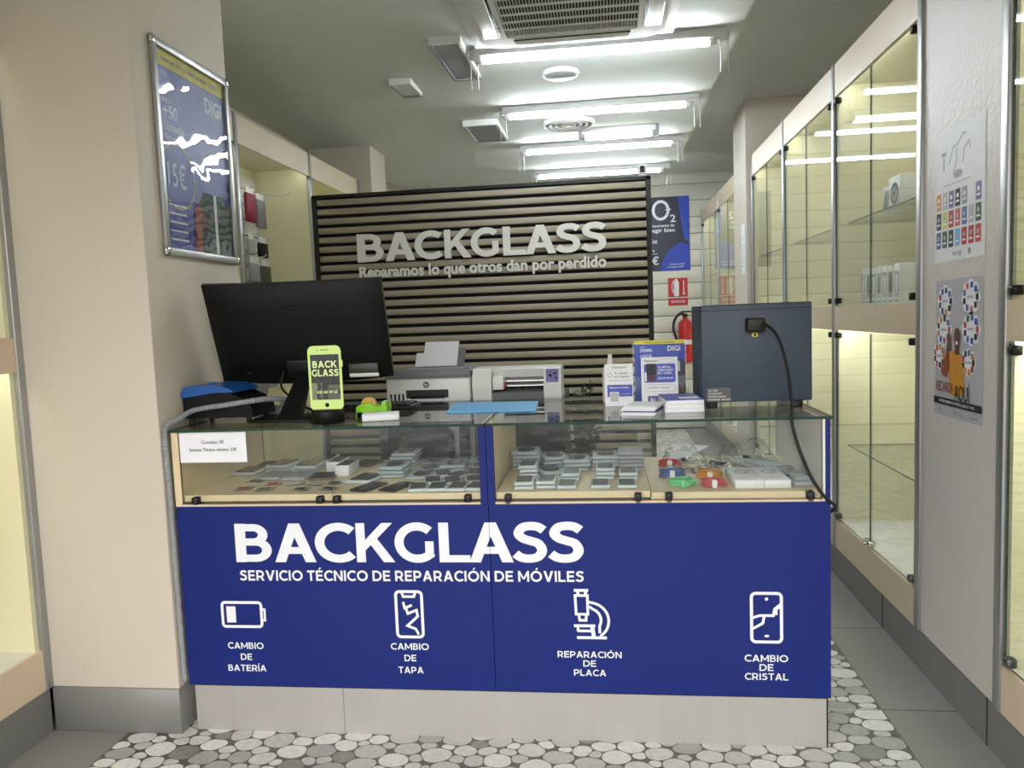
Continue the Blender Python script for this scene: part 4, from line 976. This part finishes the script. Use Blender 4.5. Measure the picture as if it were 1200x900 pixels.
for k in range(3):
    b = MB(); b.rbox(-.062+.002*k,.058,-.098+.003*k,.098,.0005+k*.0125,.0125+k*.0125,'paper',.001,1)
    if k == 2: b.box(-.058,.058,-.092,.098,.038,.0395,'royal'); b.box(-.01,.05,-.06,-.01,.0395,.040,'white_print')
    b.build('leaflet_bundle', t)

# blue-grey machine
t = thing('laminating_machine', 'dark blue-grey steel box machine on the right end of the counter', 'machine', (1.835,.325,H))
b = MB(t); b.rbox(1.668,2.003,.20,.45,H+.022,1.319,'device',.005,2); bd = b.build('housing', t)
b = MB(t); b.box(1.667,2.004,.199,.451,1.300,1.3015,'dark'); b.build('seam', bd)
for x in (1.685,1.945):
    for y in (.215,.40):
        b = MB(t); b.rbox(x,x+.034,y,y+.034,H+.0005,H+.024,'rubber',.003,1); b.build('foot', t)
b = MB(t); b.rbox(1.803,1.858,.165,.205,1.232,1.274,'black',.006,2); b.build('power_plug', t)
P = XZ(.199); b = MB(t); P.disc(b,1.832,1.222,.010,'yellow',1,.007); P.disc(b,1.832,1.222,.004,'dark',2); b.build('warning_dot', bd)
b = MB(t); P.rect(b,1.683,1.757,1.012+.005,1.060,'dark_alu',1); 
for k in range(4): P.text(b,['型号 电源 AC','VOLTAGE 220V','POWER 50/60Hz','MADE 2022'][k] if k else 'AC 220V',1.688,1.049-k*.0095,.005,'white_print',.03+.012*k,lay=2)
b.build('rating_plate', bd)
b = MB(t); b.tube([(1.84,.175,1.252),(1.862,.150,1.248),(1.884,.11,1.21),(1.898,.06,1.12),(1.896,.01,1.03),(1.889,-.022,.985),(1.899,-.022,.935),(1.917,-.022,.879),(1.94,-.022,.823),(1.968,-.022,.776),(1.991,-.020,.750),(2.009,-.012,.735),(2.009,.0,.718),(2.012,.06,.70),(2.012,.14,.66)],.0048,'rubber',10); b.build('power_cord', t)

# ================================================================== things in the wall cabinets
def hook(root, x0, y, z, l):
    b = MB(root); b.tube([(x0,y,z),(x0+l*.9,y,z+.004),(x0+l,y,z+.022)],.003,'white_metal',6,True,4); b.build('hook', root)
cabs = {o['label']: o for o in C.objects if o.name.startswith('display_cabinet')}
L1 = [o for k, o in cabs.items() if 'hanging pouches' in k][0]; L0 = [o for k, o in cabs.items() if 'left photo edge' in k][0]
b = MB(L1); b.box(-.832,-.820,1.60,2.50,1.32,2.24,'white'); 
for k in range(9): b.box(-.8205,-.8195,1.60,2.50,1.40+k*.095,1.406+k*.095,'dark_alu')
b.build('slat_panel', L1)
for y, z, l in ((2.16,2.13,.22),(2.29,2.11,.24),(2.42,2.12,.26),(2.14,1.86,.18),(2.30,1.85,.22),(2.16,1.72,.2),(2.33,1.71,.24),(2.16,1.13,.2),(2.32,1.13,.2)): hook(L1,-.822,y,z,l)
for z in (.72, .50): hook(L0,-.83,-.30,z,.25)
def pouch(y0, y1, z0, z1, m, label, x=-.70, name='phone_pouch', cat='pouch'):
    t = thing(name, label, cat, (x,(y0+y1)/2,z1), 'products hanging in the left cabinet')
    b = MB(t); b.rbox(x-.012,x+.012,y0,y1,z0,z1-.035,m,.008,2); b.build('body', t)
    b = MB(t); b.box(x-.002,x+.002,y0+.01,y1-.01,z1-.036,z1,'gloss_white'); b.build('hang_tag', t)
pouch(2.10,2.22,1.93,2.135,'maroon','dark red pouch hanging in the left cabinet, below the top white hook')
pouch(2.235,2.35,1.91,2.115,'grey_pl','dark grey pouch hanging next to the red pouch in the left cabinet')
pouch(2.10,2.18,1.74,1.865,'cartoned','narrow card pack in the middle hanging row of the left cabinet','phone_pouch' and -.70,'card_pack','pack')
pouch(2.235,2.35,1.73,1.855,'dark','dark card pack in the middle hanging row of the left cabinet',-.70,'card_pack','pack')
pouch(2.10,2.21,1.58,1.725,'mid_grey','grey card pack at left of the lowest hanging row in the cabinet',-.70,'card_pack','pack')
pouch(2.25,2.37,1.57,1.715,'dark_alu','dark grey card pack at right of the lowest hanging row in the cabinet',-.70,'card_pack','pack')
pouch(2.08,2.22,.90,1.135,'grey_pl','grey bag hanging low in the left cabinet, seen through the counter case',-.70,'hanging_bag','bag')
pouch(2.26,2.36,.93,1.135,'mid_grey','paler narrow bag hanging low in the left cabinet, seen through the counter case',-.70,'hanging_bag','bag')

def carton(x0,x1,y0,y1,z0,z1,label,name,front=None,group=None):
    t = thing(name, label, 'box', ((x0+x1)/2,(y0+y1)/2,z0), group)
    b = MB(t); b.rbox(x0,x1,y0,y1,z0+.0005,z1,'gloss_white',.002,1); b.build('carton', t)
    P = Plane((x0-.0003,y1,z0),(0,-1,0),(0,0,1),.0006); return t, P, y1-y0, z1-z0
t,P,wd,hh = carton(2.56,2.70,1.04,1.165,1.68,1.82,'white box with a black round speaker picture on the upper shelf','speaker_box')
b = MB(t); P.disc(b,wd*.52,hh*.5,.044,'black'); P.disc(b,wd*.52,hh*.5,.030,'mid_grey',2); P.disc(b,wd*.52,hh*.5,.014,'black',3); b.build('picture', t)
t,P,wd,hh = carton(2.58,2.72,1.18,1.30,1.68,1.80,'white box with a grey picture, left of the speaker box on the shelf','gadget_box')
b = MB(t); P.poly(b,[(.01,.02),(.07,.015),(.09,.10),(.03,.105)],'mid_grey'); P.poly(b,[(.02,.03),(.06,.03),(.075,.085),(.035,.09)],'grey_pl',2); b.build('picture', t)
nth = ['first','second','third','fourth','fifth','sixth','seventh']
for k in range(7):
    y1 = 1.475-k*.067; y0 = y1-.058
    t,P,wd,hh = carton(2.55,2.66,y0,y1,1.30,1.465-.004*(k % 3),'slim pale box on the mid rail ledge, %s from the far end of its row' % nth[k],'accessory_box',group='slim boxes in the glass cabinet')
    b = MB(t); P.rect(b,.006,wd-.006,.030,.135,['posgrey','mid_grey','tray','posgrey','cartoned','mid_grey','posgrey'][k],1); P.rect(b,.016,wd-.016,.05,.12,['gloss_white','dark_alu','gloss_white','grey_pl','gloss_white','dark','gloss_white'][k],2); P.rect(b,.010,wd-.010,.008,.018,'mid_grey',2); b.build('picture', t)

# ================================================================== things in the counter cases
GZ = .7775
GR = 'phone parts in the counter cases'
def pack(label, w_=.09, d=.13, h=.012, tray='frost', scr='screen', oval=False, name='screen_pack', cat='phone part'):
    t = thing(name, label, cat, (0,0,0), GR)
    b = MB(); b.rbox(-w_/2,w_/2,-d/2,d/2,.0003,h,tray,min(.004,h*.45),2); b.build('tray', t)
    b = MB(); a, c = (w_*.34, d*.34) if oval else (w_*.40, d*.42)
    pts = [(a*math.cos(2*PI*k/24)*(1+.10*math.cos(4*2*PI*k/24)*-1), c*math.sin(2*PI*k/24)) for k in range(24)] if oval else rrect(-a,a,-c,c,.008)
    b.prism([(x,y,h-.0005) for x,y in pts],(0,0,.0022),scr); b.build('screen', t); return t
pr_ = dict(big=pack('x'), light=pack('x',.09,.125,.011,'tray','screen',True), small=pack('x',.060,.10,.011,'frost','dark_alu'), grey=pack('x',.085,.12,.011,'cartoned','mid_grey'), brown=pack('x',.088,.11,.008,'brown','dark'), phone=pack('x',.062,.125,.007,'black','screen'))
used = set()
def put(kind, x, y, z, rz, label):
    root = pr_[kind]
    if kind not in used: used.add(kind); root.location = (x,y,z); root.rotation_euler = (0,0,rz); root['label'] = label; return root
    return dup(root, (x,y,z), rz, label)
HT = dict(big=.0142, light=.0132, small=.0132, grey=.0132, brown=.0102, phone=.0092)
rnd = random.Random(11)
def pile(kind, n, x, y, where, z0=GZ, rz=None):
    z = z0; names = {1: [''], 2: ['lower ', 'upper '], 3: ['bottom ', 'middle ', 'top '], 4: ['bottom ', 'second ', 'third ', 'top '], 5: ['bottom ', 'second ', 'third ', 'fourth ', 'top ']}[n]
    look = dict(big='dark screen pack', light='pale screen pack', small='small screen pack', grey='plain grey screen pack', brown='brown backed screen pack', phone='bare black phone screen')[kind]
    for k in range(n):
        put(kind, x+rnd.uniform(-.003,.003)*(k > 0), y+rnd.uniform(-.003,.003)*(k > 0), z, (rnd.uniform(-.06,.06) if rz is None else rz)+(rnd.uniform(-.03,.03) if k else 0), (names[k]+look+(' in pile ' if n > 1 else ' ')+where).strip())
        z += HT[kind]
LA, LB, RA, RB = 'far-left case board', 'second case board', 'third case board', 'right case board'
# far-left board
pile('brown',1,.090,.505,'at the rear left corner, '+LA); pile('big',1,.075,.375,'below the price notice, '+LA); pile('big',2,.178,.430,'in the rear row, second place, '+LA); pile('big',2,.285,.405,'in the rear row, third place, '+LA)
pile('big',2,.300,.515,'nearest the rear glass, '+LA, rz=.1); pile('grey',1,.205,.285,'in the middle row, left, '+LA); pile('grey',1,.300,.272,'in the middle row, centre, '+LA); pile('brown',1,.390,.272,'behind the white cartons, '+LA,rz=.2)
pile('brown',1,.470,.50,'leaning by the board joint, '+LA,rz=-.3)
for x, y, lab in ((.395,.405,'rear white carton with dark label, '+LA),(.452,.335,'front white carton with dark label, '+LA)):
    t = thing('small_carton', lab, 'box', (x,y,GZ), 'small cartons in the counter case'); b = MB(t); b.rbox(x-.026,x+.026,y-.055,y+.055,GZ+.0003,GZ+.038,'gloss_white',.001,1); b.build('carton', t)
    b = MB(t); b.box(x-.022,x+.022,y-.050,y+.050,GZ+.038,GZ+.0386,'dark_alu'); b.build('top_label', t)
for x, y, m, lab in ((.170,.215,'dark_alu','dark'),(.255,.165,'red','red'),(.335,.160,'posgrey','pale grey'),(.185,.095,'rust','brown-red'),(.262,.085,'brown','brown'),(.385,.080,'dark','black'),(.405,.150,'cartoned','grey'),(.470,.165,'leaf','dark green'),(.478,.085,'black','black and white')):
    t = thing('spare_part', 'tiny %s spare part in clear film near the front, %s' % (lab, LA), 'phone part', (x,y,GZ), 'tiny spare parts in clear film', rot=(0,0,rnd.uniform(-.3,.3)))
    b = MB(); b.rbox(-.03,.03,-.026,.026,.0003,.0016,'acrylic',.0006,1); b.build('film', t)
    b = MB(); b.rbox(-.020,.016,-.010,.012,.0018,.0055,m,.0015,1); b.rbox(.012,.024,-.006,.006,.0018,.004,'mid_grey',.001,1); b.build('component', t)
# second board
pile('big',1,.560,.215,'at the left of the middle row, '+LB,rz=-.15); pile('light',3,.637,.300,'beside the large dark pack, '+LB); pile('light',4,.630,.490,'by the rear glass, left, '+LB)
for k, (x, y) in enumerate(((.742,.265),(.742,.385),(.735,.500))): pile('light',1,x,y,['front','middle','rear'][k]+' of the centre column, '+LB)
pile('light',2,.832,.385,'rear, left of the blue post, '+LB); pile('light',1,.835,.515,'against the rear glass, third column, '+LB)
for k, (x, y) in enumerate(((.932,.290),(.925,.415),(.920,.515))): pile('light',1,x,y,['front','middle','rear'][k]+' of the column beside the blue post, '+LB)
pile('small',1,.812,.270,'lying in the third column, '+LB,rz=.3); pile('small',1,.872,.250,'tilted near the blue post, '+LB,rz=-.4)
for k, (x, y) in enumerate(((.800,.165),(.866,.160),(.935,.175))): pile('small',1,x,y,['left','centre','right'][k]+' of the second row, '+LB,rz=.25)
for k, (x, y) in enumerate(((.775,.068),(.838,.070),(.902,.070),(.962,.072))): pile('small',1,x,y,nth[k]+' in the front row, '+LB,rz=.2-.1*k)
pile('phone',1,.607,.095,'with white lens, left front, '+LB,rz=-.35); pile('phone',1,.702,.092,'with white lens, centre front, '+LB,rz=-.35)
# third board
pile('light',5,1.088,.400,'in the rear left corner, '+RA); pile('light',3,1.180,.430,'spread by the rear corner, '+RA,rz=.25); pile('light',1,1.172,.310,'in front of the spread pile, '+RA,rz=.4)
pile('light',3,1.266,.375,'at the middle of the rear row, '+RA); pile('light',4,1.360,.370,'fourth in the rear row, '+RA); pile('grey',5,1.445,.360,'at rear right by divider, '+RA)
pile('small',4,1.112,.215,'second row, far left, '+RA,rz=.03); pile('small',2,1.112,.085,'front row, far left, '+RA,rz=.03); pile('small',2,1.180,.095,'front row, second, '+RA,rz=0); pile('small',2,1.248,.205,'second row, centre, '+RA,rz=0); pile('small',1,1.242,.090,'front row, centre, '+RA,rz=0)
pile('small',3,1.358,.220,'second row, fourth, '+RA,rz=0); pile('small',1,1.345,.090,'front row, fourth, '+RA,rz=0); pile('small',2,1.432,.205,'second row, far right, '+RA,rz=0); pile('small',1,1.425,.088,'front row, far right, '+RA,rz=0)
# right board: cables, boxes and clear bags
RZ = .7725
def coil(x, y, z, r, m, label, n=4):
    t = thing('cable_coil', label, 'cable', (x,y,z), 'coiled charging cables'); b = MB(t); q = []; rd = random.Random(label)
    for k in range(n*12+1):
        a = 2*PI*k/12; q.append((x+r*(1+.12*math.sin(a*1.7+k*.1))*math.cos(a), y+r*.8*(1+.10*math.cos(a*1.3))*math.sin(a), z+.004+k/(n*12)*.016+rd.uniform(0,.004)))
    b.tube(q,.0032,m,6,True,2); b.build('cable', t)
    b = MB(t); b.rbox(x-.008,x+.008,y-r*.8-.008,y-r*.8+.010,z+.001,z+.026,'gloss_white' if m != 'greenp' else 'greenp',.003,1); b.build('tie', t)
    b = MB(t); b.rbox(x+r*.6,x+r*.6+.02,y-.008,y+.004,z+.003,z+.011,m,.002,1); b.build('plug', t)
coil(1.578,.400,RZ,.036,'redp','dark red coiled cable at the rear left, '+RB); coil(1.572,.230,RZ,.040,'bluep','blue coiled cable behind the mint green one, '+RB); coil(1.592,.098,RZ,.040,'greenp','mint green coiled cable at the front left, '+RB)
coil(1.686,.205,RZ,.038,'orangep','orange coiled cable behind the pink one, '+RB); coil(1.684,.085,RZ,.036,'pinkp','pink coiled cable at the front of the right board',3)
def clear_bag(x, y, z, w_, d, h, label, seed, inside='mid_grey'):
    t = thing('clear_bag', label, 'bag', (x,y,z), 'clear plastic bags in the counter case'); rd = random.Random(seed); nx, ny = 10, 8; vs = []
    for j in range(ny+1):
        for i in range(nx+1):
            a = i/nx*2-1; c = j/ny*2-1; e = max(0,(1-a**4)*(1-c**4)); vs.append((x+a*w_/2+rd.uniform(-.004,.004), y+c*d/2+rd.uniform(-.004,.004), z+.001+e*h*(.5+rd.random()*.6)))
    b = MB(t); fs = [(j*(nx+1)+i, j*(nx+1)+i+1, (j+1)*(nx+1)+i+1, (j+1)*(nx+1)+i) for j in range(ny) for i in range(nx)]
    b.add(vs, fs, 'bag'); n = len(vs); b.add([(p[0],p[1],z+.0006) for p in vs], fs, 'bag'); b.build('film', t, 'keep')
    b = MB(t); b.tube([(x-w_*.25,y-d*.1,z+.005),(x-.02,y+d*.2,z+.008),(x+w_*.1,y-d*.15,z+.007),(x+w_*.28,y+d*.1,z+.006)],.003,inside,6); b.rbox(x-.012,x+.018,y-.012,y+.010,z+.001,z+.010,'dark',.002,1); b.build('contents', t)
    return t
clear_bag(1.60,.315,RZ,.11,.09,.022,'flat clear bag of grey cable behind the blue coil, '+RB,1); clear_bag(1.690,.30,RZ,.10,.09,.025,'clear bag of grey cable behind the orange coil, '+RB,2,'dark_alu')
clear_bag(1.745,.42,RZ,.10,.14,.030,'flat clear bag with black cable behind the pale boxes, '+RB,3,'dark'); clear_bag(1.86,.535,RZ,.20,.10,.075,'large puffed clear bag at the rear right, '+RB,4)
cb_ = clear_bag(1.64,.50,RZ,.15,.14,.060,'crumpled shiny clear bag at the rear centre, '+RB,6,'gloss_white')
b = MB(cb_); b.prism([(1.585,.50,RZ+.004),(1.60,.50,RZ+.062),(1.73,.515,RZ+.050),(1.66,.50,RZ+.018)],(0,.0012,0),'gloss_white'); b.build('reflection_sliver', cb_)  # white sliver put in for the bright reflection on the crumpled film
for k, (x0, x1) in enumerate(((1.742,1.824),(1.826,1.902))):
    t = thing('charger_box', ('left' if k == 0 else 'right')+' flat pale box of the pair lying at the front, '+RB, 'box', ((x0+x1)/2,.145,RZ), 'pair of flat pale boxes'); b = MB(t); b.rbox(x0,x1,.045,.245,RZ+.0003,RZ+.026,'gloss_white',.0015,1); b.build('carton', t)
    P = Plane((x0,.045,RZ+.0262),(1,0,0),(0,1,0),.0004); b = MB(t); P.stroke(b,arc((x1-x0)/2,.12,.022,20,320,16),.004,'grey_pl'); P.stroke(b,[((x1-x0)/2,.10),(x1-x0-.012,.15)],.003,'grey_pl'); P.rect(b,.012,.05,.03,.036,'posgrey'); b.build('picture', t)
def blister(x, y, z, rz, label, w_=.10, d=.19):
    t = thing('blister_pack', label, 'pack', (x,y,z), 'blister packs at the right end', rot=(0,0,rz)); b = MB(); b.rbox(-w_/2,w_/2,-d/2,d/2,.0003,.014,'cartoned',.002,1); b.build('card', t)
    b = MB(); b.rbox(-w_*.4,w_*.4,-d*.42,d*.25,.014,.026,'tray',.006,2); b.build('blister', t)
    b = MB(); b.tube([(-.02,-.05,.018),(.03,-.03,.018),(.02,.02,.018),(-.025,.0,.018),(-.01,-.04,.018),(.025,-.055,.018)],.003,'dark',6); b.rbox(-.012,.012,.02,.04,.0145,.024,'dark',.002,1); b.build('cable', t)
blister(1.880,.36,RZ,.5,'rear blister pack with black cable near the right end, '+RB); blister(1.940,.155,RZ,.05,'front blister pack with black cable at the right end, '+RB,.062,.18)
